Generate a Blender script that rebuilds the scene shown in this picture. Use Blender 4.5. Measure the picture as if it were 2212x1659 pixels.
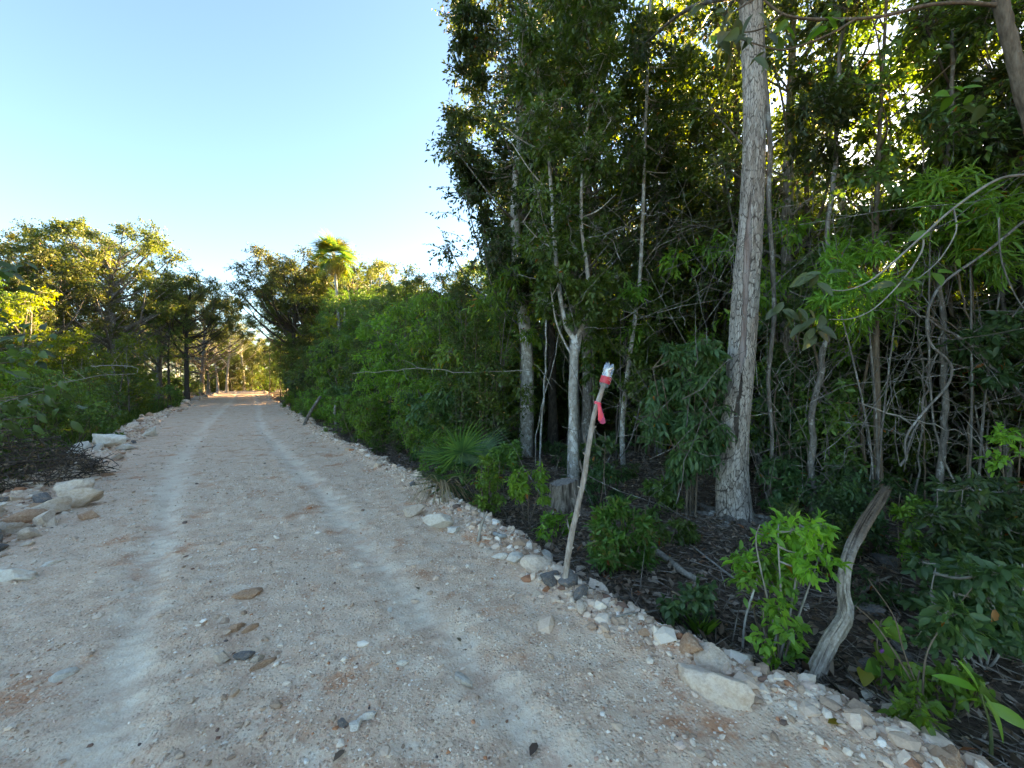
import bpy, math, random
import numpy as np
from mathutils import Vector, Matrix

for _o in list(bpy.data.objects):
    bpy.data.objects.remove(_o)
sc = bpy.context.scene
COL = sc.collection
PI = math.pi

# ------------------------------------------------------------------ camera, sky, sun, exposure
CAM_H = 1.6
cam_d = bpy.data.cameras.new('camera')
cam_d.sensor_width = 36.0
cam_d.lens = 1000.0 / 2560.0 * 36.0
cam_d.shift_y = -10.0 / 2560.0
cam_d.clip_start = 0.05
cam_d.clip_end = 3000.0
cam = bpy.data.objects.new('camera', cam_d)
cam.location = (0, 0, CAM_H)
cam.rotation_euler = (PI / 2, 0, 0)
COL.objects.link(cam)
sc.camera = cam

SUN_AZ, SUN_EL = math.radians(46), math.radians(15.5)
world = bpy.data.worlds.new('World')
sc.world = world
world.use_nodes = True
wn = world.node_tree
sky = wn.nodes.new('ShaderNodeTexSky')
sky.sky_type = 'NISHITA'
sky.sun_disc = False
sky.sun_elevation = SUN_EL
sky.sun_rotation = SUN_AZ
sky.air_density = 1.0
sky.dust_density = 0.5
sky.ozone_density = 4.5
bg = wn.nodes['Background']
bg.inputs['Strength'].default_value = 0.05
wn.links.new(sky.outputs[0], bg.inputs[0])
sun_d = bpy.data.lights.new('sun', 'SUN')
sun_d.energy = 5.0
sun_d.angle = math.radians(0.5)
sun_d.color = (1.0, 0.76, 0.45)
sun = bpy.data.objects.new('sun', sun_d)
sv = Vector((math.sin(SUN_AZ) * math.cos(SUN_EL), math.cos(SUN_AZ) * math.cos(SUN_EL), math.sin(SUN_EL)))
sun.rotation_euler = sv.to_track_quat('Z', 'Y').to_euler()
sun.location = (30, 30, 30)
COL.objects.link(sun)
vs = sc.view_settings
vs.view_transform = 'Standard'
vs.look = 'None'
vs.gamma = 1.0
vs.use_curve_mapping = False
vs.exposure = 3.86
vs.use_white_balance = True          # camera balanced for open shade
vs.white_balance_temperature = 9000
cy = sc.cycles
cy.max_bounces = 8
cy.diffuse_bounces = 5
cy.glossy_bounces = 2
cy.transmission_bounces = 5
cy.transparent_max_bounces = 8
cy.sample_clamp_indirect = 6.0
cy.use_adaptive_sampling = True
cy.adaptive_threshold = 0.03
cy.use_denoising = True
cy.denoising_prefilter = 'ACCURATE'

# ------------------------------------------------------------------ pixel helper (view scale 2212 x 1659) -> world points at a chosen depth
FQ, CXQ, HZQ = 864.1, 1106.0, 820.9
def Q(px, py, Y):
    return np.array([(px - CXQ) / FQ * Y, Y, CAM_H + (HZQ - py) / FQ * Y])

# ------------------------------------------------------------------ noise
def _h(ix, iy, s):
    n = (ix * 374761393 + iy * 668265263 + s * 1274126177) & 0x7fffffff
    n = ((n ^ (n >> 13)) * 1103515245) & 0x7fffffff
    return ((n ^ (n >> 16)) & 0xffff) / 65535.0
def vn(x, y, s=0):
    x = np.asarray(x, float); y = np.asarray(y, float)
    ix = np.floor(x).astype(np.int64); iy = np.floor(y).astype(np.int64)
    fx = x - ix; fy = y - iy
    fx = fx * fx * (3 - 2 * fx); fy = fy * fy * (3 - 2 * fy)
    a = _h(ix, iy, s); b = _h(ix + 1, iy, s); c = _h(ix, iy + 1, s); d = _h(ix + 1, iy + 1, s)
    return (a + (b - a) * fx) * (1 - fy) + (c + (d - c) * fx) * fy
def fbm(x, y, o=4, s=0):
    t = 0; a = 0.5; n = 0
    for i in range(o):
        t = t + a * vn(np.asarray(x) * 2 ** i, np.asarray(y) * 2 ** i, s + i * 17); n += a; a *= 0.5
    return t / n - 0.5
def sstep(a, b, x):
    t = np.clip((x - a) / (b - a), 0, 1)
    return t * t * (3 - 2 * t)
def cells(x, y, s=0, jit=0.9):
    """F1, F2 and the random value of the nearest cell of a 2D Worley pattern"""
    ix = np.floor(x).astype(np.int64); iy = np.floor(y).astype(np.int64)
    f1 = np.full(x.shape, 9.0); f2 = np.full(x.shape, 9.0); cid = np.zeros(x.shape)
    for dx in (-1, 0, 1):
        for dy in (-1, 0, 1):
            cx = ix + dx; cyy = iy + dy
            px = cx + 0.5 + (_h(cx, cyy, s) - 0.5) * jit; py = cyy + 0.5 + (_h(cx, cyy, s + 5) - 0.5) * jit
            d = np.hypot(px - x, py - y)
            near = d < f1
            f2 = np.where(near, f1, np.minimum(f2, d))
            cid = np.where(near, _h(cx, cyy, s + 9), cid)
            f1 = np.where(near, d, f1)
    return f1, f2, cid

# ------------------------------------------------------------------ road frame: u along the road, v to its right
DU = np.array([-0.554, 0.8325]); DV = np.array([0.8325, 0.554])
def uv2xy(u, v):
    return u * DU[0] + v * DV[0], u * DU[1] + v * DV[1]
def xy2uv(x, y):
    return x * DU[0] + y * DU[1], x * DV[0] + y * DV[1]
def edge_r(u):
    return np.interp(u, [-6, 0.3, 2.2, 5.5, 10.6, 31, 71], [2.7, 2.5, 2.14, 2.40, 2.15, 1.85, 2.4]) + 0.28 * fbm(np.asarray(u) * 0.9, 3.3, 3, 5)
def edge_l(u):
    return np.interp(u, [-6, 7.2, 11.4, 19.7, 34, 71], [-2.9, -2.5, -2.8, -3.35, -3.4, -2.7]) + 0.4 * fbm(np.asarray(u) * 0.7, 7.1, 3, 9)
def crest(u):
    return -0.055 * np.maximum(0, np.asarray(u) - 70) * (np.asarray(u) < 170) - 5.5 * (np.asarray(u) >= 170)
def track_v(u):
    return np.interp(u, [0, 4, 10, 20, 40, 71], [-0.45, -0.62, -1.1, -1.15, -0.9, -0.9]), np.interp(u, [0, 2, 4, 7, 16, 40, 71], [1.15, 1.05, 0.95, 0.85, 0.42, 0.7, 0.8])
def track_mask(u, v):
    a, b = track_v(u)
    w = 0.22 + 0.16 * fbm(u * 0.8, v, 2, 31)
    return np.maximum(np.exp(-((v - a - 0.12 * fbm(u * .5, 1.0, 2, 3)) / w) ** 2), np.exp(-((v - b - 0.12 * fbm(u * .5, 4.0, 2, 8)) / w) ** 2))
def road_z(u, v):
    er = v - edge_r(u) - 0.25 * fbm(u * 2.2, v * 2.2, 3, 41)
    el = edge_l(u) - v - 0.3 * fbm(u * 2.0, v * 2.0, 3, 43)
    z = 0.05 * fbm(u * 0.5, v * 0.5, 3, 1) + 0.028 * fbm(u * 3, v * 3, 4, 2) + 0.032 * fbm(u * 12, v * 12, 4, 4)
    tmk = track_mask(u, v)
    z = z - 0.022 * tmk + 0.045 * tmk * (1 - tmk) + 0.007 * tmk * np.sin(u * 2 * PI / 0.11 + 6 * fbm(u * 2, v * 2, 2, 91)) * (np.asarray(u) < 16)
    z = z + 0.010 * np.sin(u * 2 * PI / 0.17 + v * 3 + 2 * fbm(u * 1.5, v * 1.5, 2, 6)) * np.exp(-((v - 1.5) / 0.3) ** 2) * sstep(3.5, 5, u) * (1 - sstep(11, 14, u))
    z = z + 0.008 * np.sin(u * 2 * PI / 0.21 + 2 * fbm(u, v * 2, 2, 6)) * np.exp(-((v + 0.15) / 0.35) ** 2) * sstep(1, 1.6, u) * (1 - sstep(5, 7, u))
    z = z + 0.07 * np.exp(-((er + 0.12) / 0.2) ** 2) * (0.6 + 1.2 * fbm(u * 3, v * 3, 3, 77)) + 0.09 * np.exp(-((el + 0.1) / 0.25) ** 2)
    z = z - 0.34 * sstep(-0.05, 0.55, er) - 0.34 * sstep(-0.05, 0.6, el)
    return z + crest(u)
def ground_z(u, v):
    r = np.where(v > 0, -0.17, -0.10) + 0.16 * fbm(u * 0.35, v * 0.35, 3, 21) + 0.05 * fbm(u * 2.5, v * 2.5, 3, 22) + 0.02 * np.maximum(np.abs(v) - 5, 0) * (np.abs(v) < 12) + 0.14 * (np.abs(v) >= 12)
    inside = np.minimum(edge_r(u) - v, v - edge_l(u))
    return r - 0.30 * sstep(-0.1, 0.5, inside) + crest(u)
def surf(x, y):
    u, v = xy2uv(np.asarray(x, float), np.asarray(y, float))
    return np.maximum(road_z(u, v), ground_z(u, v))
def B(px, py):
    """ground point seen at a pixel of the 2212-wide view"""
    Y = 1.7 * FQ / (py - HZQ)
    for _ in range(12):
        X = (px - CXQ) / FQ * Y
        Y = 0.5 * Y + 0.5 * (CAM_H - float(surf(X, Y))) * FQ / (py - HZQ)
    X = (px - CXQ) / FQ * Y
    return np.array([X, Y, float(surf(X, Y))])

# ------------------------------------------------------------------ mesh helpers
class Geo:
    def __init__(s):
        s.V = []; s.F3 = []; s.F4 = []; s.R = []; s.K = []; s.n = 0
    def add(s, V, F, rnd=0.5, k=0.0):
        V = np.asarray(V, float).reshape(-1, 3); F = np.asarray(F, np.int64)
        (s.F3 if F.shape[1] == 3 else s.F4).append(F + s.n)
        s.V.append(V)
        s.R.append(np.broadcast_to(np.asarray(rnd, float), (len(V),)))
        s.K.append(np.broadcast_to(np.asarray(k, float), (len(V),)))
        s.n += len(V)
        return s
    def mesh(s, name, mats, smooth=True):
        me = bpy.data.meshes.new(name)
        V = np.concatenate(s.V); f3 = np.concatenate(s.F3) if s.F3 else np.zeros((0, 3), np.int64)
        f4 = np.concatenate(s.F4) if s.F4 else np.zeros((0, 4), np.int64)
        me.vertices.add(len(V)); me.vertices.foreach_set('co', V.astype(np.float32).ravel())
        nl = f3.size + f4.size
        me.loops.add(nl); me.loops.foreach_set('vertex_index', np.concatenate([f3.ravel(), f4.ravel()]).astype(np.int32))
        npoly = len(f3) + len(f4)
        me.polygons.add(npoly)
        tot = np.concatenate([np.full(len(f3), 3), np.full(len(f4), 4)])
        st = np.concatenate([[0], np.cumsum(tot)[:-1]]) if npoly else np.zeros(0)
        me.polygons.foreach_set('loop_start', st.astype(np.int32))
        me.polygons.foreach_set('use_smooth', np.full(npoly, smooth))
        for nm, arr in (('rnd', s.R), ('mask', s.K)):
            a = me.attributes.new(nm, 'FLOAT', 'POINT')
            a.data.foreach_set('value', np.concatenate(arr).astype(np.float32))
        for m in (mats if isinstance(mats, (list, tuple)) else [mats]):
            me.materials.append(m)
        me.update(calc_edges=True)
        me.validate(verbose=False)
        return me

def ob(name, me, parent=None, loc=(0, 0, 0), rot=(0, 0, 0), scale=1.0):
    o = bpy.data.objects.new(name, me)
    COL.objects.link(o)
    o.location = loc; o.rotation_euler = rot
    o.scale = scale if isinstance(scale, (tuple, list)) else (scale,) * 3
    if parent is not None:
        o.parent = parent
    return o
def tag(o, label, cat, group=None):
    o['label'] = label; o['category'] = cat
    if group: o['group'] = group
    return o
def thing(name, label, cat, loc=(0, 0, 0), rz=0.0, scale=1.0, group=None):
    o = bpy.data.objects.new(name, None)
    o.empty_display_size = 0.1
    COL.objects.link(o)
    o.location = loc; o.rotation_euler = (0, 0, rz)
    o.scale = scale if isinstance(scale, (tuple, list)) else (scale,) * 3
    return tag(o, label, cat, group)

def cat(pts, n):
    """Catmull-Rom curve through rows of any width, n samples per span"""
    P = np.asarray(pts, float)
    if len(P) < 3:
        t = np.linspace(0, 1, n + 1)[:, None]
        return P[0] + (P[1] - P[0]) * t
    E = np.vstack([2 * P[0] - P[1], P, 2 * P[-1] - P[-2]])
    out = []
    t = np.linspace(0, 1, n, endpoint=False)[:, None]
    for i in range(len(P) - 1):
        a, b, c, d = E[i:i + 4]
        out.append(0.5 * (2 * b + (c - a) * t + (2 * a - 5 * b + 4 * c - d) * t ** 2 + (3 * b - a - 3 * c + d) * t ** 3))
    out.append(P[-1:])
    return np.vstack(out)
def tube(pts, rad, k=6, cap=True, wob=0.0, rng=None):
    P = np.asarray(pts, float); n = len(P)
    rad = np.broadcast_to(np.asarray(rad, float), (n,))
    T = np.gradient(P, axis=0); T /= np.linalg.norm(T, axis=1)[:, None] + 1e-9
    ref = np.array([1.0, 0, 0]) if abs(T[0][0]) < 0.8 else np.array([0, 1.0, 0])
    A = np.zeros((n, 3))
    a = ref
    for i in range(n):
        a = a - T[i] * a.dot(T[i]); a = a / (np.linalg.norm(a) + 1e-9); A[i] = a
    Bn = np.cross(T, A)
    th = np.linspace(0, 2 * PI, k, endpoint=False)
    R = np.tile(rad[:, None], (1, k))
    if wob and rng is not None:
        R = R * (1 + wob * (rng.random((n, k)) - 0.5) * 2)
    V = P[:, None, :] + R[:, :, None] * (A[:, None, :] * np.cos(th)[None, :, None] + Bn[:, None, :] * np.sin(th)[None, :, None])
    V = V.reshape(-1, 3)
    i = np.arange(n - 1)[:, None] * k; j = np.arange(k)[None, :]; j2 = (j + 1) % k
    F = np.stack([i + j, i + j2, i + k + j2, i + k + j], -1).reshape(-1, 4)
    if cap:
        V = np.vstack([V, P[-1:] + T[-1:] * rad[-1] * 0.3])
        e = (n - 1) * k
        F3 = np.stack([e + np.arange(k), e + (np.arange(k) + 1) % k, np.full(k, n * k), np.full(k, n * k)], -1)
        return V, F, F3[:, :3]
    return V, F, None
def add_tube(g, pts, rad, k=6, rnd=0.5, wob=0.0, rng=None, cap=True):
    V, F, F3 = tube(pts, rad, k, cap, wob, rng)
    g.V.append(V); g.F4.append(F + g.n)
    if F3 is not None: g.F3.append(F3 + g.n)
    g.R.append(np.full(len(V), rnd)); g.K.append(np.zeros(len(V))); g.n += len(V)

TEMPL = {
    'd': (np.array([[0, 0, 0], [.42, .5, .07], [1, 0, -.10], [.42, -.5, .07]]), np.array([[0, 2, 1], [0, 3, 2]])),
    'm': (np.array([[0, 0, 0], [.25, .38, .05], [.62, .42, .03], [1, 0, -.16], [.62, -.42, .03], [.25, -.38, .05], [.5, 0, -.01]]),
          np.array([[0, 6, 1], [1, 6, 2], [2, 6, 3], [0, 5, 6], [5, 4, 6], [4, 3, 6]])),
    'h': (np.array([[0, 0, 0], [-.12, .3, .02], [.15, .5, .05], [.5, .38, .03], [1, 0, -.12], [.5, -.38, .03], [.15, -.5, .05], [-.12, -.3, .02], [.4, 0, -.02]]),
          np.array([[0, 8, 1], [1, 8, 2], [2, 8, 3], [3, 8, 4], [0, 7, 8], [7, 6, 8], [6, 5, 8], [5, 4, 8]])),
}
def unit(a):
    return a / (np.linalg.norm(a, axis=-1, keepdims=True) + 1e-9)
def add_leaves(g, pos, ax, nr, L, W, shape, rnd):
    T, F = TEMPL[shape]
    ax = unit(ax); side = unit(np.cross(nr, ax)); up = np.cross(ax, side)
    V = pos[:, None] + ax[:, None] * (T[None, :, 0:1] * L[:, None, None]) + side[:, None] * (T[None, :, 1:2] * W[:, None, None]) + up[:, None] * (T[None, :, 2:3] * L[:, None, None])
    k = len(T)
    FF = (F[None] + (np.arange(len(pos)) * k)[:, None, None]).reshape(-1, 3)
    g.add(V.reshape(-1, 3), FF, np.repeat(rnd, k))
def add_twigs(g, s, e, r):
    d = unit(e - s); ref = np.where(np.abs(d[:, 2:3]) < 0.9, [[0, 0, 1.0]], [[1.0, 0, 0]])
    a = unit(np.cross(d, ref)); b = np.cross(d, a)
    r = np.broadcast_to(np.asarray(r, float), (len(s),))[:, None]
    V = np.stack([s + a * r, s - a * r * .5 + b * r * .87, s - a * r * .5 - b * r * .87, e], 1)
    F = np.array([[0, 1, 3], [1, 2, 3], [2, 0, 3]])
    g.add(V.reshape(-1, 3), (F[None] + (np.arange(len(s)) * 4)[:, None, None]).reshape(-1, 3), 0.5)
def foliage(gl, gt, C, R, ntw, nlf, L, asp, rng, droop=.35, shape='d', squash=.8, twr=.005, up=.8, tint=0.0):
    C = np.asarray(C, float); R = np.asarray(R, float)
    c = np.repeat(C, ntw, 0); r = np.repeat(R, ntw)
    d = unit(rng.normal(size=c.shape) + [0, 0, .15])
    s = c + rng.normal(size=c.shape) * r[:, None] * .12
    e = c + d * (r * (.35 + .65 * rng.random(len(c)) ** .6))[:, None] * [1, 1, squash] - np.array([0, 0, 1.0]) * (r * droop * .35)[:, None]
    if gt is not None:
        add_twigs(gt, s, e, twr)
    t = np.clip((np.arange(nlf) + 1.0) / nlf * .85 + .15 + rng.normal(size=(len(c), nlf)) * .04, .1, 1.03)
    pos = (s[:, None] + (e - s)[:, None] * t[..., None]).reshape(-1, 3)
    dd = np.repeat(d, nlf, 0)
    ax = dd * .65 + rng.normal(size=pos.shape) * .6 - np.array([0, 0, droop])
    nr = rng.normal(size=pos.shape) * .5 + dd * .3 + np.array([0, 0, up])
    LL = L * (.55 + .6 * rng.random(len(pos)))
    cl = np.repeat(np.repeat(rng.random(len(C)), ntw), nlf)
    rnd = np.clip(.55 * rng.random(len(pos)) + .4 * cl + tint, 0, .96)
    rnd = np.where(rng.random(len(pos)) > .996, .995, rnd)
    add_leaves(gl, pos + rng.normal(size=pos.shape) * L * .15, ax, nr, LL, LL * asp, shape, rnd)

# ------------------------------------------------------------------ materials
def mat_new(name):
    m = bpy.data.materials.new(name); m.use_nodes = True
    nt = m.node_tree; nt.nodes.clear()
    out = nt.nodes.new('ShaderNodeOutputMaterial')
    return m, nt, out
def nd(nt, t, **kw):
    n = nt.nodes.new(t)
    for k, v in kw.items():
        if hasattr(n, k): setattr(n, k, v)
        else: n.inputs[k].default_value = v
    return n
def ramp(nt, fac, stops):
    r = nt.nodes.new('ShaderNodeValToRGB')
    el = r.color_ramp.elements
    while len(el) > len(stops): el.remove(el[-1])
    while len(el) < len(stops): el.new(1.0)
    for e, (p, c) in zip(el, stops):
        e.position = p; e.color = (c[0], c[1], c[2], 1) if len(c) == 3 else c
    nt.links.new(fac, r.inputs[0])
    return r.outputs[0]
def attr(nt, name):
    return nd(nt, 'ShaderNodeAttribute', attribute_name=name).outputs['Fac']
def mixc(nt, f, a, b, mode='MIX'):
    m = nt.nodes.new('ShaderNodeMix'); m.data_type = 'RGBA'; m.blend_type = mode
    for sock, val in ((m.inputs[0], f), (m.inputs[6], a), (m.inputs[7], b)):
        if isinstance(val, bpy.types.NodeSocket): nt.links.new(val, sock)
        elif isinstance(val, (int, float)): sock.default_value = val
        else: sock.default_value = (*val, 1)
    return m.outputs[2]
def mth(nt, op, a, b=0.0, clamp=False):
    m = nt.nodes.new('ShaderNodeMath'); m.operation = op; m.use_clamp = clamp
    for i, v in enumerate((a, b)):
        if isinstance(v, bpy.types.NodeSocket): nt.links.new(v, m.inputs[i])
        else: m.inputs[i].default_value = v
    return m.outputs[0]
def coords(nt, scale=(1, 1, 1), kind='Object'):
    tc = nt.nodes.new('ShaderNodeTexCoord'); mp = nt.nodes.new('ShaderNodeMapping')
    mp.inputs['Scale'].default_value = scale
    nt.links.new(tc.outputs[kind], mp.inputs[0])
    return mp.outputs[0]
def noise_t(nt, vec, scale, detail=4, rough=.6):
    n = nd(nt, 'ShaderNodeTexNoise'); n.inputs['Scale'].default_value = scale
    n.inputs['Detail'].default_value = detail; n.inputs['Roughness'].default_value = rough
    nt.links.new(vec, n.inputs['Vector'])
    return n.outputs['Fac']
def bump(nt, h, strength=.5, dist=.01):
    b = nd(nt, 'ShaderNodeBump'); b.inputs['Strength'].default_value = strength; b.inputs['Distance'].default_value = dist
    nt.links.new(h, b.inputs['Height'])
    return b.outputs[0]
def finish(nt, out, col, rough=.9, nrm=None, spec=.3):
    p = nt.nodes.new('ShaderNodeBsdfPrincipled')
    if isinstance(col, bpy.types.NodeSocket): nt.links.new(col, p.inputs['Base Color'])
    else: p.inputs['Base Color'].default_value = (*col, 1)
    p.inputs['Roughness'].default_value = rough
    p.inputs['Specular IOR Level'].default_value = spec
    if nrm is not None: nt.links.new(nrm, p.inputs['Normal'])
    nt.links.new(p.outputs[0], out.inputs[0])
    return p
def leaf_mat(name, dark, mid, light, odd=(.35, .13, .02), trans=.42, rough=.42):
    m, nt, out = mat_new(name)
    r = attr(nt, 'rnd')
    oi = nt.nodes.new('ShaderNodeObjectInfo')
    c = ramp(nt, r, [(0, dark), (.5, mid), (.94, light), (.975, odd)])
    hs = nt.nodes.new('ShaderNodeHueSaturation')
    nt.links.new(c, hs.inputs['Color'])
    va = mth(nt, 'ADD', mth(nt, 'MULTIPLY', oi.outputs['Random'], .62), .68)
    nt.links.new(va, hs.inputs['Value'])
    nt.links.new(mth(nt, 'ADD', mth(nt, 'MULTIPLY', oi.outputs['Random'], .03), .485), hs.inputs['Hue'])
    p = nt.nodes.new('ShaderNodeBsdfPrincipled')
    nt.links.new(hs.outputs[0], p.inputs['Base Color'])
    p.inputs['Roughness'].default_value = rough
    p.inputs['Specular IOR Level'].default_value = .45
    tr = nt.nodes.new('ShaderNodeBsdfTranslucent')
    nt.links.new(mixc(nt, 1.0, hs.outputs[0], (2.0, 1.9, .7), 'MULTIPLY'), tr.inputs['Color'])
    mx = nt.nodes.new('ShaderNodeMixShader'); mx.inputs[0].default_value = trans
    nt.links.new(p.outputs[0], mx.inputs[1]); nt.links.new(tr.outputs[0], mx.inputs[2])
    nt.links.new(mx.outputs[0], out.inputs[0])
    return m
L_DARK = leaf_mat('leaf_dark', (.032, .056, .020), (.052, .092, .028), (.088, .138, .036), trans=.30)
L_MID = leaf_mat('leaf_mid', (.045, .088, .022), (.08, .155, .032), (.14, .22, .042), trans=.34)
L_BRIGHT = leaf_mat('leaf_bright', (.07, .155, .025), (.12, .245, .036), (.20, .32, .05))
L_OLIVE = leaf_mat('leaf_olive', (.045, .070, .022), (.085, .115, .032), (.15, .165, .045), trans=.4)
L_YELLOW_SUNLIT = leaf_mat('leaf_yellow_and_sunlit', (.07, .12, .015), (.13, .19, .022), (.22, .24, .03), trans=.5)  # yellow leaves; on whole bushes and crowns, sunlight put into the colour
L_BLUE = leaf_mat('leaf_blue_green', (.038, .085, .034), (.062, .135, .05), (.10, .185, .07))
L_RED = leaf_mat('leaf_red_tinged', (.04, .10, .02), (.075, .16, .03), (.16, .10, .045), odd=(.22, .06, .03))
L_PALE = leaf_mat('leaf_pale_felted', (.07, .10, .055), (.11, .145, .075), (.20, .16, .07))
L_LIME = leaf_mat('leaf_lime', (.09, .20, .025), (.14, .28, .035), (.21, .36, .05), trans=.45)
L_PALM = leaf_mat('leaf_palm', (.05, .115, .045), (.08, .17, .06), (.14, .23, .07))
L_PALM_SUNLIT = leaf_mat('leaf_palm_sunlit', (.10, .12, .02), (.16, .16, .025), (.24, .19, .03))  # sunlit gold of the tall palm's crown put into the frond colour
L_STRAW = leaf_mat('leaf_straw', (.22, .16, .09), (.32, .25, .15), (.42, .34, .22), trans=.25, rough=.7)
L_GRASS = leaf_mat('grass_blade', (.05, .09, .02), (.08, .14, .03), (.16, .18, .06))
L_LITTER = leaf_mat('dry_leaf', (.09, .056, .036), (.22, .145, .095), (.42, .33, .25), odd=(.26, .10, .04), trans=.1, rough=.75)

def bark_mat(name, c0, c1, c2, lichen=None, scale=30, stretch=.25, bstr=.6, lich_at=.56):
    m, nt, out = mat_new(name)
    v = coords(nt, (1, 1, stretch))
    n1 = noise_t(nt, v, scale, 6, .65)
    col = ramp(nt, n1, [(.30, c0), (.5, c1), (.72, c2)])
    if lichen:
        n2 = noise_t(nt, coords(nt, (1, 1, .7)), 9, 5, .7)
        f = ramp(nt, n2, [(lich_at, (0, 0, 0)), (lich_at + .05, (1, 1, 1))])
        col = mixc(nt, f, col, lichen)
    finish(nt, out, col, .9, bump(nt, n1, bstr, .02), .2)
    return m
BK_GREY = bark_mat('bark_grey', (.06, .05, .042), (.155, .14, .12), (.27, .25, .225), (.34, .34, .31))
BK_DARK = bark_mat('bark_dark', (.025, .021, .017), (.065, .055, .045), (.125, .11, .09), (.16, .16, .14), lich_at=.62)
BK_PALE = bark_mat('bark_pale_mottled', (.15, .13, .105), (.31, .29, .25), (.45, .43, .385), (.55, .55, .52), scale=24, stretch=.5, lich_at=.53)
BK_BROWN = bark_mat('bark_brown', (.07, .05, .035), (.15, .112, .078), (.24, .19, .14), (.26, .25, .21), lich_at=.64)
BK_BRANCH = bark_mat('bark_smooth_pale', (.16, .14, .115), (.27, .245, .205), (.38, .35, .30), scale=18, bstr=.3)
BK_SILVER = bark_mat('bark_silver_grey', (.14, .15, .14), (.25, .26, .25), (.36, .38, .37), scale=20, bstr=.3)
W_BLEACH = bark_mat('wood_bleached', (.13, .105, .08), (.30, .262, .215), (.45, .405, .35), scale=22, stretch=.12, bstr=.9)
W_DEAD = bark_mat('wood_dead_dark', (.035, .026, .02), (.085, .066, .052), (.17, .135, .11), scale=40)
W_STAKE = bark_mat('wood_peeled_stake', (.15, .11, .085), (.37, .305, .25), (.55, .49, .43), scale=26, stretch=.3, bstr=.8)
W_STUMP = bark_mat('bark_stump', (.05, .043, .036), (.15, .13, .112), (.27, .25, .225), (.33, .32, .30), scale=22, stretch=.22, bstr=1.0)
W_CUT = bark_mat('wood_cut_face', (.15, .125, .105), (.25, .22, .19), (.36, .325, .29), scale=30, stretch=1)

def m_snag():
    m, nt, out = mat_new('wood_bleached_fissured')
    n1 = noise_t(nt, coords(nt, (1, 1, .3)), 45, 6, .7); n2 = noise_t(nt, coords(nt), 5, 4, .6)
    c = ramp(nt, n1, [(.28, (.20, .155, .115)), (.5, (.42, .355, .285)), (.72, (.60, .53, .45))])
    c = mixc(nt, ramp(nt, n2, [(.5, (0, 0, 0)), (.68, (.6, .6, .6))]), c, (.24, .185, .14))
    c = mixc(nt, ramp(nt, attr(nt, 'mask'), [(.0, (0, 0, 0)), (1, (.92, .92, .92))]), c, (.05, .036, .028))
    c = mixc(nt, attr(nt, 'rnd'), c, mixc(nt, 1.0, c, (.48, .40, .34), 'MULTIPLY'))  # snag's upper part darker: brown bark, and its shade put into the colour
    finish(nt, out, c, .92, bump(nt, n1, .8, .01), .15)
    return m
W_SNAG = m_snag()
def m_hero():
    m, nt, out = mat_new('bark_plated')
    r = attr(nt, 'rnd'); k = attr(nt, 'mask')
    n1 = noise_t(nt, coords(nt, (1, 1, .3)), 60, 5, .7)
    n2 = noise_t(nt, coords(nt), 1.6, 3)
    c = ramp(nt, mth(nt, 'ADD', mth(nt, 'MULTIPLY', r, .45), mth(nt, 'MULTIPLY', n1, .55)), [(.22, (.19, .155, .125)), (.5, (.34, .295, .25)), (.75, (.50, .45, .395))])
    c = mixc(nt, ramp(nt, n2, [(.42, (0, 0, 0)), (.62, (.7, .7, .7))]), c, (.50, .46, .41))
    c = mixc(nt, ramp(nt, k, [(.06, (0, 0, 0)), (.62, (.92, .92, .92))]), c, (.06, .047, .039))
    heart = ramp(nt, noise_t(nt, coords(nt, (1, 1, .06)), 26, 5, .7), [(.32, (.13, .085, .07)), (.5, (.25, .19, .165)), (.68, (.36, .31, .28))])
    c = mixc(nt, mth(nt, 'GREATER_THAN', k, 1.5), c, heart)
    finish(nt, out, c, .9, bump(nt, n1, .5, .01), .2)
    return m
BK_HERO = m_hero()

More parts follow.
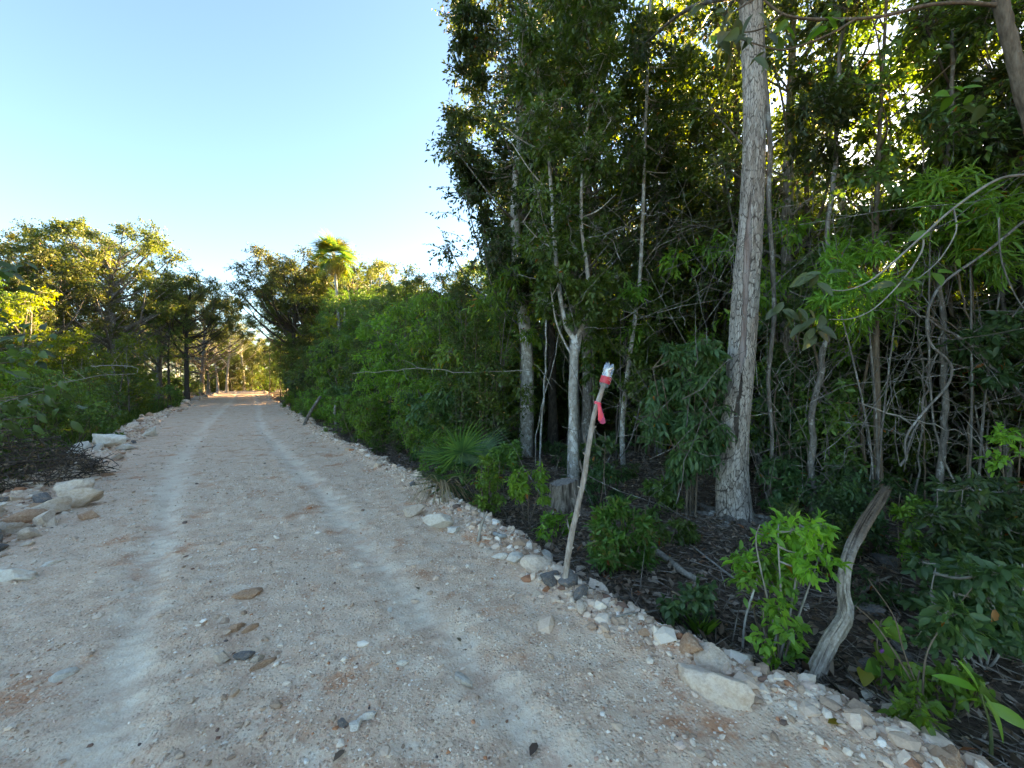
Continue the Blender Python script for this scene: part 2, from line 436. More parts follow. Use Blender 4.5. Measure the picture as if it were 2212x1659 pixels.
def m_road():
    m, nt, out = mat_new('limestone_road')
    v = coords(nt)
    big = noise_t(nt, v, .9, 5, .6); med = noise_t(nt, v, 5, 5, .65); fine = noise_t(nt, v, 55, 4, .7)
    col = ramp(nt, med, [(.30, (.55, .335, .225)), (.5, (.74, .52, .37)), (.70, (.80, .64, .50))])
    col = mixc(nt, ramp(nt, big, [(.42, (0, 0, 0)), (.62, (.75, .75, .75))]), col, (.70, .51, .375))
    n3 = noise_t(nt, coords(nt), 1.7, 6, .72)
    col = mixc(nt, ramp(nt, n3, [(.545, (0, 0, 0)), (.64, (.85, .85, .85))]), col, (.56, .25, .13))
    vo = nd(nt, 'ShaderNodeTexVoronoi'); vo.inputs['Scale'].default_value = 58; vo.inputs['Randomness'].default_value = 1.0
    nt.links.new(v, vo.inputs['Vector'])
    sep = nd(nt, 'ShaderNodeSeparateColor'); nt.links.new(vo.outputs['Color'], sep.inputs[0])
    stone = ramp(nt, sep.outputs[0], [(0, (.38, .245, .17)), (.45, (.69, .52, .395)), (.85, (.83, .72, .59)), (.97, (.55, .22, .11))])
    stf = ramp(nt, vo.outputs['Distance'], [(.28, (1, 1, 1)), (.55, (0, 0, 0))])
    rag = mth(nt, 'ADD', mth(nt, 'MULTIPLY', mth(nt, 'SUBTRACT', med, .5), 1.5), mth(nt, 'MULTIPLY', mth(nt, 'SUBTRACT', noise_t(nt, v, 1.3, 4, .6), .5), 1.3))
    tk = ramp(nt, mth(nt, 'ADD', mth(nt, 'MULTIPLY', attr(nt, 'mask'), .9), rag), [(.30, (0, 0, 0)), (1.0, (1, 1, 1))])
    stf2 = mth(nt, 'MULTIPLY', mth(nt, 'MULTIPLY', mth(nt, 'MULTIPLY', stf, .7), ramp(nt, noise_t(nt, v, 16, 4, .7), [(.42, (.12, .12, .12)), (.6, (1, 1, 1))])), mth(nt, 'SUBTRACT', 1.0, mth(nt, 'MULTIPLY', tk, .7)))
    col = mixc(nt, stf2, col, stone)
    col = mixc(nt, mth(nt, 'MULTIPLY', tk, .5), col, (.84, .71, .57))
    col = mixc(nt, .35, col, ramp(nt, fine, [(.3, (.25, .2, .17)), (.7, (.75, .7, .65))]), 'OVERLAY')
    h = mth(nt, 'ADD', mth(nt, 'MULTIPLY', stf2, .8), mth(nt, 'MULTIPLY', fine, .6))
    finish(nt, out, col, .95, bump(nt, h, .9, .012), .15)
    return m
M_ROAD = m_road()
def m_ground():
    m, nt, out = mat_new('forest_soil')
    v = coords(nt)
    a = noise_t(nt, v, 3, 5, .65); b = noise_t(nt, v, 40, 5, .75)
    col = ramp(nt, b, [(.30, (.05, .034, .024)), (.52, (.14, .10, .072)), (.72, (.28, .22, .17))])
    col = mixc(nt, ramp(nt, a, [(.5, (0, 0, 0)), (.66, (.6, .6, .6))]), col, (.10, .085, .072))
    finish(nt, out, col, .95, bump(nt, b, 1.0, .03), .15)
    return m
M_GROUND = m_ground()
def m_stone(name, stops, scale=9):
    m, nt, out = mat_new(name)
    oi = nt.nodes.new('ShaderNodeObjectInfo')
    v = coords(nt)
    n = noise_t(nt, v, scale, 6, .7); n2 = noise_t(nt, v, scale * 6, 4, .7); n4 = noise_t(nt, v, scale * .35, 3)
    col = ramp(nt, n, stops)
    col = mixc(nt, ramp(nt, n4, [(.52, (0, 0, 0)), (.7, (.55, .55, .55))]), col, (.50, .31, .20))
    col = mixc(nt, .4, col, ramp(nt, n2, [(.3, (.3, .28, .26)), (.7, (.72, .7, .68))]), 'OVERLAY')
    hs = nt.nodes.new('ShaderNodeHueSaturation'); nt.links.new(col, hs.inputs['Color'])
    nt.links.new(mth(nt, 'ADD', mth(nt, 'MULTIPLY', oi.outputs['Random'], .35), .82), hs.inputs['Value'])
    finish(nt, out, hs.outputs[0], .93, bump(nt, mth(nt, 'ADD', n, mth(nt, 'MULTIPLY', n2, .5)), .7, .02), .2)
    return m
M_LIME = m_stone('limestone', [(.28, (.50, .365, .265)), (.5, (.68, .54, .425)), (.72, (.78, .665, .555))])
M_WHITE = m_stone('limestone_white', [(.28, (.62, .53, .43)), (.5, (.75, .67, .57)), (.72, (.82, .76, .68))])
M_RUST = m_stone('limestone_rust', [(.28, (.38, .18, .095)), (.5, (.52, .30, .185)), (.72, (.66, .50, .38))])
M_GREYR = m_stone('limestone_grey', [(.28, (.09, .085, .08)), (.5, (.20, .19, .18)), (.72, (.33, .32, .31))])
def m_gravel():
    m, nt, out = mat_new('gravel')
    r = attr(nt, 'rnd')
    col = ramp(nt, r, [(0, (.34, .22, .15)), (.25, (.53, .37, .265)), (.55, (.68, .51, .39)), (.85, (.77, .63, .50)), (.93, (.84, .75, .65)), (.965, (.52, .21, .10)), (1, (.12, .10, .09))])
    n = noise_t(nt, coords(nt), 90, 3, .7)
    col = mixc(nt, .35, col, ramp(nt, n, [(.3, (.3, .28, .26)), (.7, (.7, .68, .66))]), 'OVERLAY')
    finish(nt, out, col, .93, bump(nt, n, .4, .005), .2)
    return m
M_GRAVEL = m_gravel()
def simple(name, col, rough=.5, spec=.5):
    m, nt, out = mat_new(name)
    n = noise_t(nt, coords(nt), 25, 3)
    c = mixc(nt, .25, col, ramp(nt, n, [(.3, (.35, .35, .35)), (.7, (.65, .65, .65))]), 'OVERLAY')
    finish(nt, out, c, rough, None, spec)
    return m

# ================================================================== the setting
def grid(us, vs, zf):
    U, Vv = np.meshgrid(us, vs, indexing='ij')
    X, Y = uv2xy(U, Vv)
    Z = zf(U, Vv)
    n, k = U.shape
    i = np.arange(n - 1)[:, None] * k + np.arange(k - 1)[None, :]
    F = np.stack([i, i + 1, i + k + 1, i + k], -1).reshape(-1, 4)
    return np.stack([X, Y, Z], -1).reshape(-1, 3), F[:, ::-1], U.ravel(), Vv.ravel()
us = np.concatenate([np.linspace(-300, -12, 14), np.linspace(-10, 26, 150), np.linspace(26.5, 180, 80), np.linspace(190, 900, 24)])
vs_ = np.concatenate([np.linspace(-700, -22, 26), np.linspace(-20, -6, 32), np.linspace(-5.8, 9, 105), np.linspace(9.3, 22, 32), np.linspace(24, 700, 26)])
V, F, _, _ = grid(us, vs_, ground_z)
o = ob('ground', Geo().add(V, F).mesh('ground', M_GROUND)); o['kind'] = 'structure'

us = np.concatenate([np.linspace(-8, -0.5, 60), np.arange(-0.48, 5.5, 0.027), np.geomspace(5.52, 110, 330)])
vs_ = np.linspace(-4.4, 3.6, 240)
V, F, U_, V_ = grid(us, vs_, road_z)
tm = track_mask(U_, V_) * (1.0 + 0.7 * fbm(U_ * .7, V_ * .7, 3, 55))
o = ob('road', Geo().add(V, F, .5, np.clip(tm, 0, 1)).mesh('road', M_ROAD)); o['kind'] = 'structure'
o['label'] = 'pale limestone gravel road with two whitish tyre tracks'

# loose gravel on the road: uncountable pebbles
rng = np.random.default_rng(11)
ph = (1 + 5 ** .5) / 2
ICO_V = unit(np.array([[-1, ph, 0], [1, ph, 0], [-1, -ph, 0], [1, -ph, 0], [0, -1, ph], [0, 1, ph], [0, -1, -ph], [0, 1, -ph], [ph, 0, -1], [ph, 0, 1], [-ph, 0, -1], [-ph, 0, 1]]))
ICO_F = np.array([[0, 11, 5], [0, 5, 1], [0, 1, 7], [0, 7, 10], [0, 10, 11], [1, 5, 9], [5, 11, 4], [11, 10, 2], [10, 7, 6], [7, 1, 8], [3, 9, 4], [3, 4, 2], [3, 2, 6], [3, 6, 8], [3, 8, 9], [4, 9, 5], [2, 4, 11], [6, 2, 10], [8, 6, 7], [9, 8, 1]])
OCT_V = np.array([[1, 0, 0], [-1, 0, 0], [0, 1, 0], [0, -1, 0], [0, 0, 1], [0, 0, -1.0]]); OCT_F = np.array([[0, 2, 4], [2, 1, 4], [1, 3, 4], [3, 0, 4], [2, 0, 5], [1, 2, 5], [3, 1, 5], [0, 3, 5]])
def pebbles(u, v, size, rnd, rng, PV=ICO_V, PF=ICO_F):
    n = len(u); nv = len(PV)
    x, y = uv2xy(u, v); z = np.maximum(road_z(u, v), ground_z(u, v))
    V = PV[None] * (1 + .22 * rng.normal(size=(n, nv, 1)).clip(-1.5, 1.5)) * np.stack([1 + .5 * rng.random(n), .75 + .4 * rng.random(n), .5 + .35 * rng.random(n)], -1)[:, None]
    a = rng.random(n) * 2 * PI; ca, sa = np.cos(a)[:, None], np.sin(a)[:, None]
    til = rng.normal(size=n)[:, None] * .35
    X = V[..., 0] * ca - V[..., 1] * sa; Y = V[..., 0] * sa + V[..., 1] * ca; Z = V[..., 2] + X * til * .5
    W = np.stack([X, Y, Z], -1) * size[:, None, None]
    W += np.stack([x, y, z + size * .18], -1)[:, None]
    return W.reshape(-1, 3), (PF[None] + (np.arange(n) * nv)[:, None, None]).reshape(-1, 3), np.repeat(rnd, nv)
N = 30000
u = 0.1 + 17 * rng.random(N) ** 2.0 - .6
v = rng.uniform(-3.4, 2.7, N)
cl = fbm(u * .9, v * .9, 3, 61)
tkm = track_mask(u, v)
keep = (v < edge_r(u) + .2) & (v > edge_l(u) - .2) & (rng.random(N) < (.62 + 1.6 * cl) * (1 - .8 * tkm))
u, v = u[keep], v[keep]
size = np.clip(rng.lognormal(-4.95, .48, len(u)), .003, .028)
# berm rubble along both edges
for efn, sg, n in ((edge_r, 1, 8600), (edge_l, -1, 8000)):
    uu = rng.random(n) ** 1.6 * 28 - .3
    vv = efn(uu) + sg * rng.normal(size=n) * (.16 if sg > 0 else .28) - sg * .05
    u = np.concatenate([u, uu]); v = np.concatenate([v, vv])
    size = np.concatenate([size, np.clip(rng.lognormal(-4.3 if sg > 0 else -4.0, .55, n), .004, .07)])
V, F, R = pebbles(u, v, size, rng.random(len(u)), rng)
gg = Geo().add(V, F, R)
N = 58000
u = 0.0 + 8.5 * rng.random(N) ** 1.7; v = rng.uniform(-3.2, 2.6, N)
keep = (v < edge_r(u) + .1) & (v > edge_l(u) - .1) & (rng.random(N) < (.75 + 1.4 * fbm(u * 1.1, v * 1.1, 3, 63)) * (1 - .75 * track_mask(u, v)))
u, v = u[keep], v[keep]
V, F, R = pebbles(u, v, np.clip(rng.lognormal(-5.25, .35, len(u)), .003, .012), rng.random(len(u)) ** .8, rng, OCT_V, OCT_F)
gg.add(V, F, R)
o = ob('gravel', gg.mesh('gravel', M_GRAVEL, smooth=False)); o['kind'] = 'stuff'
tag(o, 'loose pale pinkish gravel scattered over the road', 'gravel')
print('gravel', len(u))

# ------------------------------------------------------------------ rocks
import bmesh
def rock_mesh(name, seed, mat, sub=2, facets=9, dims=(1, .8, .6), rough=.15):
    bm = bmesh.new(); bmesh.ops.create_icosphere(bm, subdivisions=sub, radius=1.0)
    P = np.array([v.co[:] for v in bm.verts]); Fc = np.array([[v.index for v in f.verts] for f in bm.faces]); bm.free()
    r = np.random.default_rng(seed)
    for _ in range(facets):
        n = unit(r.normal(size=3)); d = r.uniform(.42, .76)
        s = P @ n - d
        P = P - np.where(s > 0, s, 0)[:, None] * n * .95
    P = P + unit(P) * (rough * (fbm(P[:, 0] * 2.3 + 7, P[:, 1] * 2.3 + P[:, 2] * 1.7, 3, seed) + .5 * fbm(P[:, 0] * 6 + P[:, 2] * 4, P[:, 1] * 6 + 3, 2, seed + 3)))[:, None] * 1.5
    P = P * np.array(dims)
    return Geo().add(P, Fc).mesh(name, mat, smooth=sub > 3)
ROCKS = {}
for key, m in (('lime', M_LIME), ('white', M_WHITE), ('rust', M_RUST), ('grey', M_GREYR)):
    ROCKS[key] = [rock_mesh('rock_' + key, 100 + i * 7 + len(key), m, 3, 9 + i, (1, .75 + .05 * i, .55 + .07 * i)) for i in range(4)]
BIGR = {k: [rock_mesh('boulder_' + k, 300 + i * 5 + len(k), m, 4, 12, (1, .8, .62), .16) for i in range(2)] for k, m in (('lime', M_LIME), ('white', M_WHITE), ('grey', M_GREYR), ('rust', M_RUST))}
def put_rock(px, py, wpx, hpx, kind, label, name='rock', big=False, seed=0, rz=None, tilt=0.0, sink=.26, cat_='rock', group=None, deep=None):
    """rock whose ground contact is at pixel (px, py) and that spans about wpx x hpx pixels"""
    p = B(px, py); s = p[1] / FQ
    w = wpx * s * .70; va = math.atan2(CAM_H - p[2], math.hypot(p[0], p[1])); h = .62 * w
    dp = float(np.clip((hpx * s - h * math.cos(va)) / math.sin(va) * .6, .55 * w, 1.25 * w)) if deep is None else deep * w
    me = (BIGR if big else ROCKS)[kind][seed % (2 if big else 4)]
    o = ob(name, me, None, (p[0], p[1] + w * .3, p[2] + h * (.62 - sink * 1.25)), (tilt, tilt * .6, rz if rz is not None else 0.4 * (seed % 3)), (w, dp, h * 1.15))
    return tag(o, label, cat_, group)
R_ = put_rock
R_(150, 1072, 72, 62, 'lime', 'tall pale boulder standing behind the flat one at the left road edge', 'boulder', True, 0, .5, .1, sink=.08)
R_(158, 1098, 84, 40, 'lime', 'broad flat-topped pale boulder in front of the tall one, left road edge', 'boulder', True, 1, .2, sink=.08)
R_(95, 1116, 70, 34, 'lime', 'low beige rock left of the flat-topped boulder', 'rock', True, 0, 1.2, sink=.08)
R_(78, 1140, 62, 30, 'lime', 'smooth low rock nearest the camera in the left boulder heap', 'rock', True, 1, 2.1, sink=.08)
R_(38, 1128, 52, 34, 'rust', 'reddish brown rock between brush pile and boulder heap', 'rock', False, 2)
R_(12, 1150, 46, 36, 'lime', 'beige rock cut by the left edge of the picture', 'rock', False, 1)
R_(80, 1086, 44, 26, 'grey', 'grey rock at the foot of the dark brush pile', 'rock', False, 3)
R_(218, 968, 66, 34, 'white', 'big slanting pale slab at the left verge under the green bushes', 'boulder', True, 1, .1, .18, sink=.08)
R_(262, 972, 36, 16, 'white', 'small white stone right of the slanting slab', 'rock', False, 0)
R_(222, 1030, 26, 26, 'rust', 'dull red stone sunk in the left roadside', 'rock', False, 1, sink=.4)
R_(20, 1256, 90, 26, 'white', 'flat whitish slab bedded in the road at the left picture edge', 'rock', True, 0, .3, 0, .5)
R_(104, 1222, 36, 22, 'white', 'white stone beside the flat slab on the left', 'rock', False, 2, sink=.45)
R_(122, 1470, 66, 40, 'white', 'pale flat stone bedded in the left wheel track', 'rock', False, 3, .9, 0, .55)
R_(536, 1293, 52, 26, 'rust', 'long orange stone in the middle of the road', 'rock', False, 0, .35)
R_(506, 1362, 30, 28, 'rust', 'blocky orange stone below the long orange one', 'rock', False, 1)
R_(536, 1364, 26, 16, 'rust', 'small tan orange stone beside the blocky orange one', 'rock', False, 2)
R_(472, 1432, 42, 30, 'lime', 'angular pale pink stone in the middle of the road', 'rock', False, 3)
R_(527, 1425, 40, 20, 'grey', 'dark grey flinty stone in the middle of the road', 'rock', False, 0)
R_(553, 1428, 24, 22, 'lime', 'round tan stone right of the dark flinty stone', 'rock', False, 1)
R_(558, 1445, 54, 24, 'rust', 'flat salmon pink stone bedded beside the dark flinty stone', 'rock', True, 1, .8, 0, .6)
R_(765, 1575, 30, 34, 'white', 'upright oval white pebble near the bottom of the road', 'rock', False, 2, 1.2)
R_(792, 1556, 36, 20, 'white', 'lying oval white pebble right of the upright one', 'rock', False, 0, .3)
R_(738, 1572, 30, 22, 'grey', 'dark brown stone beside the white oval pebbles', 'rock', False, 3)
R_(1000, 1478, 46, 32, 'white', 'flat white stone in the right wheel track', 'rock', False, 1, 2.2, 0, .5)
R_(868, 1438, 26, 20, 'white', 'white stone left of the right wheel track', 'rock', False, 0)
R_(1570, 1528, 150, 62, 'lime', 'large tilted slab lying on the road by the bleached snag', 'boulder', True, 0, -.45, .14, .30, deep=.55)
R_(890, 1116, 50, 36, 'lime', 'rounded boulder on the right road edge beside dried fronds', 'boulder', True, 1, .6, sink=.08)
R_(950, 1146, 70, 42, 'white', 'large whitish boulder on the right road edge before the saplings', 'boulder', True, 0, .3, sink=.08)
R_(978, 1150, 30, 30, 'white', 'small pale stone leaning on the large whitish boulder', 'rock', False, 2)
R_(1114, 1218, 44, 36, 'white', 'bright white rock at the forest edge left of the stake', 'rock', False, 3, sink=.08)
R_(1082, 1208, 34, 24, 'white', 'tan stone left of the bright white rock', 'rock', False, 0)
R_(1186, 1262, 46, 44, 'grey', 'jagged dark grey rock just left of the stake foot', 'rock', True, 1, .9, sink=.08)
R_(1232, 1262, 46, 50, 'grey', 'blue grey rock holding up the stake foot', 'rock', True, 0, 1.9, sink=.08)
R_(1252, 1290, 42, 30, 'grey', 'low grey rock in front of the stake foot', 'rock', False, 2)
R_(1322, 1310, 24, 18, 'lime', 'cream stone on the edge right of the stake', 'rock', False, 1)
R_(1862, 1536, 46, 40, 'white', 'pale greenish white rock on the edge beyond the snag', 'rock', True, 0, .4, sink=.08)
R_(1880, 1512, 34, 26, 'white', 'small bright white rock behind the greenish white one', 'rock', False, 1)
R_(1938, 1560, 64, 46, 'lime', 'knobbly pinkish rock on the edge by the vine', 'rock', True, 1, .2, sink=.08)
R_(2036, 1625, 40, 44, 'white', 'chalk white rock at the edge near the lime leaved seedling', 'rock', False, 2)
R_(2075, 1665, 74, 60, 'rust', 'salmon and white wedge rock at the bottom right road edge', 'rock', True, 0, .9, .2)
R_(1920, 1222, 44, 58, 'grey', 'lichen white pitted rock on the forest floor behind the snag', 'rock', True, 1, .6, .2, sink=.08)
R_(1895, 1330, 60, 26, 'grey', 'long pale rock on the litter right of the snag', 'rock', False, 0, -.5)
R_(1875, 1445, 44, 34, 'grey', 'grey rock low behind the heart leaved vine', 'rock', False, 1)
R_(1745, 1318, 26, 20, 'white', 'small white rock on the litter left of the snag', 'rock', False, 2)
# rubble lining the two edges: alike, so one label per side
rng = np.random.default_rng(5)
for efn, sg, n, lab, grp in ((edge_r, 1, 125, 'pale rubble stone on the right road edge', 'rubble along the right road edge'), (edge_l, -1, 190, 'pale rubble stone on the left road edge', 'rubble along the left road edge')):
    for i in range(n):
        q = (i + rng.random()) / n
        uu = (1.2 if sg > 0 else 5.8) + 60 * q ** (1.9 if sg > 0 else 2.5)
        vv = float(efn(uu)) + sg * rng.normal() * (.2 if sg > 0 else .36) + sg * .02
        x, y = uv2xy(uu, vv)
        s = (.022 + .03 * rng.random() + .07 * rng.random() ** 4) * (1 + .35 * q * 3) * (1.15 if sg > 0 else 1.9)
        key = rng.choice(['lime', 'lime', 'lime', 'lime', 'white', 'lime', 'rust', 'lime', 'grey', 'lime'])
        o = ob('rubble_stone', ROCKS[key][rng.integers(4)], None, (x, y, float(surf(x, y)) + s * .12), (rng.normal() * .35, rng.normal() * .35, rng.random() * 6.3), (s * (1 + .4 * rng.random()), s, s * (.8 + .3 * rng.random())))
        if sg > 0: where = ' before the stake' if uu < 2.6 else ' between stake and fan palm' if uu < 7.5 else ' along the green hedge' if uu < 22 else ' far off near the crest'
        else: where = ' below the brush pile' if uu < 9.5 else ' below the near bushes' if uu < 20 else ' far off near the crest'
        tag(o, lab + where, 'stone', grp + where)
# single larger pebbles on the carriageway
for i in range(50):
    uu = .8 + 9 * rng.random() ** 1.5; vv = rng.uniform(-2.0, 1.9)
    x, y = uv2xy(uu, vv); s = .013 + .016 * rng.random() ** 2
    key = rng.choice(['lime', 'lime', 'lime', 'white'])
    o = ob('pebble', ROCKS[key][rng.integers(4)], None, (x, y, float(surf(x, y)) + s * .05), (rng.normal() * .2, rng.normal() * .2, rng.random() * 6.3), (s * 1.3, s, s * .8))
    tag(o, 'larger loose pebble lying out on the gravel carriageway', 'pebble', 'larger pebbles on the road')

# ------------------------------------------------------------------ forest floor: litter, twigs
rng = np.random.default_rng(21)
g = Geo()
N = 60000
u = -3 + 22 * rng.random(N) ** 1.3; v = np.where(rng.random(N) < .82, 2.15 + 7 * rng.random(N) ** 1.4, -2.6 - 4 * rng.random(N))
inside = np.minimum(edge_r(u) - v, v - edge_l(u))
k = inside < rng.normal(size=N) * .08 - .16
u, v = u[k], v[k]
x, y = uv2xy(u, v); z = np.maximum(road_z(u, v), ground_z(u, v))
n = len(u)
ax = rng.normal(size=(n, 3)) * [1, 1, .35]; nr = rng.normal(size=(n, 3)) * .8 + [0, 0, 1]
L = .03 + .07 * rng.random(n) ** 1.7
add_leaves(g, np.stack([x, y, z + .008 + .025 * rng.random(n)], -1), ax, nr, L, L * (.3 + .4 * rng.random(n)), 'd', rng.random(n) ** 1.3)
o = ob('leaf_litter', g.mesh('leaf_litter', L_LITTER)); o['kind'] = 'stuff'
tag(o, 'brown dead leaf litter covering the forest floor', 'leaf litter')
g = Geo()
N = 20000
u = -3 + 20 * rng.random(N) ** 1.2; v = np.where(rng.random(N) < .85, 2.1 + 6 * rng.random(N) ** 1.3, -2.7 - 3 * rng.random(N))
inside = np.minimum(edge_r(u) - v, v - edge_l(u)); k = inside < -.12; u, v = u[k], v[k]; n = len(u)
x, y = uv2xy(u, v); z = np.maximum(road_z(u, v), ground_z(u, v))
s = np.stack([x, y, z + .01 + .03 * rng.random(n)], -1)
e = s + unit(rng.normal(size=(n, 3)) * [1, 1, .12] + [0, 0, .05]) * (.08 + .45 * rng.random(n) ** 2)[:, None]
add_twigs(g, s, e, .003 + .006 * rng.random(n) ** 2)
o = ob('fallen_twigs', g.mesh('fallen_twigs', bark_mat('twig_grey', (.09, .07, .055), (.23, .19, .155), (.42, .37, .32), scale=15, bstr=.2))); o['kind'] = 'stuff'
tag(o, 'tangled dead twigs strewn over the leaf litter', 'twigs')
# a few dead leaves out on the road
for i, (px, py, sz, mt, lab) in enumerate([(625, 1136, .05, L_LITTER, 'curled dark brown leaf on the road beyond the pebbles'), (905, 1277, .05, L_LITTER, 'flat dark leaf beside the reddish patch right of the track'), (1160, 1610, .07, L_LITTER, 'dark brown leaf near the bottom centre of the road'), (1788, 1568, .09, L_YELLOW_SUNLIT, 'yellow leaf fallen near the lower right edge of the road'), (995, 1390, .05, L_LITTER, 'small brown leaf on the right wheel track'), (745, 1625, .06, L_LITTER, 'rusty brown leaf at the bottom of the road')]):
    p = B(px, py); g = Geo()
    add_leaves(g, np.array([[0, 0, .0]]), np.array([[math.cos(i * 2.1), math.sin(i * 2.1), .1]]), np.array([[.1, .2, 1.0]]), np.array([sz]), np.array([sz * .6]), 'm', np.array([.15 if mt is L_LITTER else .95]))
    tag(ob('fallen_leaf', g.mesh('fallen_leaf', mt), None, (p[0], p[1], p[2] + .012)), lab, 'leaf')

# ================================================================== prototypes of trees and shrubs (shared meshes)
def proto_tree(h, z0, cr, ncl, clr, ntw, nlf, L, asp, tr, seed, leaf, bark, wav=.03, flat=False, droop=.35, shape='d', nside=8, top=.88, multi=1, tint=0.0, spread=1.0, twr=.006):
    rng = np.random.default_rng(seed)
    gt, gl = Geo(), Geo()
    axes = []
    for m in range(multi):
        off = np.array([0, 0, 0.0]) if multi == 1 else np.array([rng.normal() * .12, rng.normal() * .12, 0])
        lean = rng.normal(size=2) * (.02 if multi == 1 else .16) * h
        zs = np.linspace(-.15, h * top, 9)
        t = zs / h
        P = np.stack([off[0] + lean[0] * t + wav * h * .35 * np.sin(t * 5 + rng.random() * 6) * t, off[1] + lean[1] * t + wav * h * .35 * np.sin(t * 4 + rng.random() * 6) * t, zs], -1)
        r = tr / multi ** .5 * (1 - .78 * np.clip(t, 0, 1)) * (1 + .5 * np.exp(-np.clip(zs, 0, 9) / .25))
        C = cat(np.hstack([P, r[:, None]]), 3)
        add_tube(gt, C[:, :3], C[:, 3], nside, wob=.06, rng=rng)
        axes.append(C)
    cs, rs = [], []
    for i in range(ncl):
        q = (i + rng.random()) / ncl
        z = z0 + (h - z0) * (q ** .8 if not flat else .35 + .65 * q)
        tt = (z - z0) / (h - z0 + 1e-6)
        prof = math.sqrt(max(.05, 1 - (2 * tt - .85) ** 2 / 1.35)) if not flat else (.55 + .6 * math.sin(PI * min(1, .2 + tt * .75)))
        rad = cr * prof * math.sqrt(rng.uniform(.08, 1)) * spread
        a = i * 2.39996 + rng.normal() * .4
        ax = axes[i % len(axes)]
        zc = min(max(z, 0), ax[-1, 2])
        cxy = np.array([np.interp(zc, ax[:, 2], ax[:, 0]), np.interp(zc, ax[:, 2], ax[:, 1])])
        c = np.array([cxy[0] + math.cos(a) * rad, cxy[1] + math.sin(a) * rad, z])
        cs.append(c); rs.append(clr * rng.uniform(.65, 1.25))
        za = min(max(z - rad * rng.uniform(.45, .95) - .2, z0 * .6 if not flat else z0 * .75), h * top * .98)
        k = np.argmin(np.abs(ax[:, 2] - za)); b = ax[k, :3]; br = ax[k, 3]
        mid = b * .5 + c * .5 + np.array([rng.normal() * .1 * rad, rng.normal() * .1 * rad, -.08 * rad + .1 * rng.normal() * rad])
        r0 = min(br * .55, .010 + .013 * rad * (tr / .15) ** .7)
        Cb = cat(np.vstack([b, mid, c]), 4)
        add_tube(gt, Cb, np.linspace(r0, r0 * .3, len(Cb)), 5)
    foliage(gl, gt, cs, rs, ntw, nlf, L, asp, rng, droop, shape, .75, twr, tint=tint)
    return gt.mesh('trunk', bark), gl.mesh('crown', leaf)
PR = {}
PR['spreadA'] = proto_tree(11, 3.2, 4.2, 74, 1.0, 34, 14, .15, .5, .24, 1, L_OLIVE, BK_GREY, .05, True)
PR['spreadB'] = proto_tree(11, 5.0, 4.0, 52, .95, 32, 14, .15, .5, .22, 2, L_OLIVE, BK_DARK, .06, True)
PR['paleT'] = proto_tree(11, 5.6, 2.9, 36, .75, 24, 11, .13, .5, .2, 3, L_OLIVE, BK_PALE, .07, True)
PR['ovalA'] = proto_tree(10, 3.2, 2.0, 40, .75, 22, 11, .115, .46, .14, 4, L_DARK, BK_GREY, .03)
PR['ovalB'] = proto_tree(9.5, 3.6, 1.7, 36, .72, 22, 11, .115, .46, .12, 5, L_MID, BK_DARK, .04)
PR['slimA'] = proto_tree(9, 4.4, 1.3, 22, .62, 20, 10, .12, .48, .06, 6, L_DARK, BK_GREY, .05)
PR['slimB'] = proto_tree(8, 3.6, 1.1, 18, .6, 20, 10, .12, .45, .045, 7, L_MID, BK_BROWN, .06)
PR['fillA'] = proto_tree(7.5, 1.0, 1.9, 50, .75, 28, 13, .12, .46, .09, 16, L_MID, BK_GREY, .05, multi=2)
PR['fillB'] = proto_tree(6.5, .7, 1.7, 46, .7, 28, 13, .12, .46, .08, 17, L_OLIVE, BK_DARK, .05, multi=3)
PR['bushA'] = proto_tree(3.4, .3, 1.15, 30, .5, 17, 8, .13, .55, .05, 8, L_MID, BK_BROWN, .05, multi=5, shape='m')
PR['bushB'] = proto_tree(3.8, .5, 1.1, 28, .5, 17, 8, .15, .46, .05, 9, L_BRIGHT, BK_GREY, .05, multi=4, shape='m', droop=.6)
PR['bushC'] = proto_tree(4.4, .6, 1.0, 30, .48, 17, 8, .19, .30, .05, 10, L_BRIGHT, BK_GREY, .06, multi=6, droop=.8, tint=.05, shape='m')
PR['gold_backlit'] = proto_tree(11, 5.5, 2.2, 40, .75, 22, 11, .14, .5, .13, 18, L_YELLOW_SUNLIT, BK_GREY, .04)  # backlit glow of the crown put into the leaf colour
PR['bushD'] = proto_tree(2.6, .15, 1.1, 26, .5, 24, 12, .12, .48, .04, 12, L_DARK, BK_DARK, .05, multi=5)
PR['low'] = proto_tree(1.1, .08, .5, 18, .26, 20, 11, .065, .5, .02, 13, L_BRIGHT, BK_BROWN, .05, multi=5)
PR['lowD'] = proto_tree(.9, .06, .45, 14, .24, 18, 10, .075, .5, .018, 14, L_MID, BK_BROWN, .05, multi=5)
PR['lowK'] = proto_tree(1.2, .1, .5, 16, .25, 14, 8, .11, .42, .018, 19, L_BLUE, BK_DARK, .06, multi=4, droop=.5, shape='m')
PR['yellow'] = proto_tree(3.6, .6, 1.2, 26, .55, 26, 13, .10, .5, .06, 15, L_YELLOW_SUNLIT, BK_GREY, .05, multi=3)  # yellow leaf colour carries the sunlight on these bushes

def plant(key, name, label, cat_, x, y, rz=0.0, s=1.0, group=None, parts=None, zs=1.0, dz=0.0):
    t = thing(name, label, cat_, (x, y, float(surf(x, y)) + dz), rz, (s, s, s * zs), group)
    pn = parts or (('trunk', 'crown') if cat_ == 'tree' else ('stem', 'foliage'))
    for nm, me in zip(pn, PR[key]):
        ob(nm, me, t)
    return t
def pl(key, name, label, cat_, px, Y, rz=0.0, s=1.0, **kw):
    return plant(key, name, label, cat_, (px - CXQ) / FQ * Y, Y, rz, s, **kw)

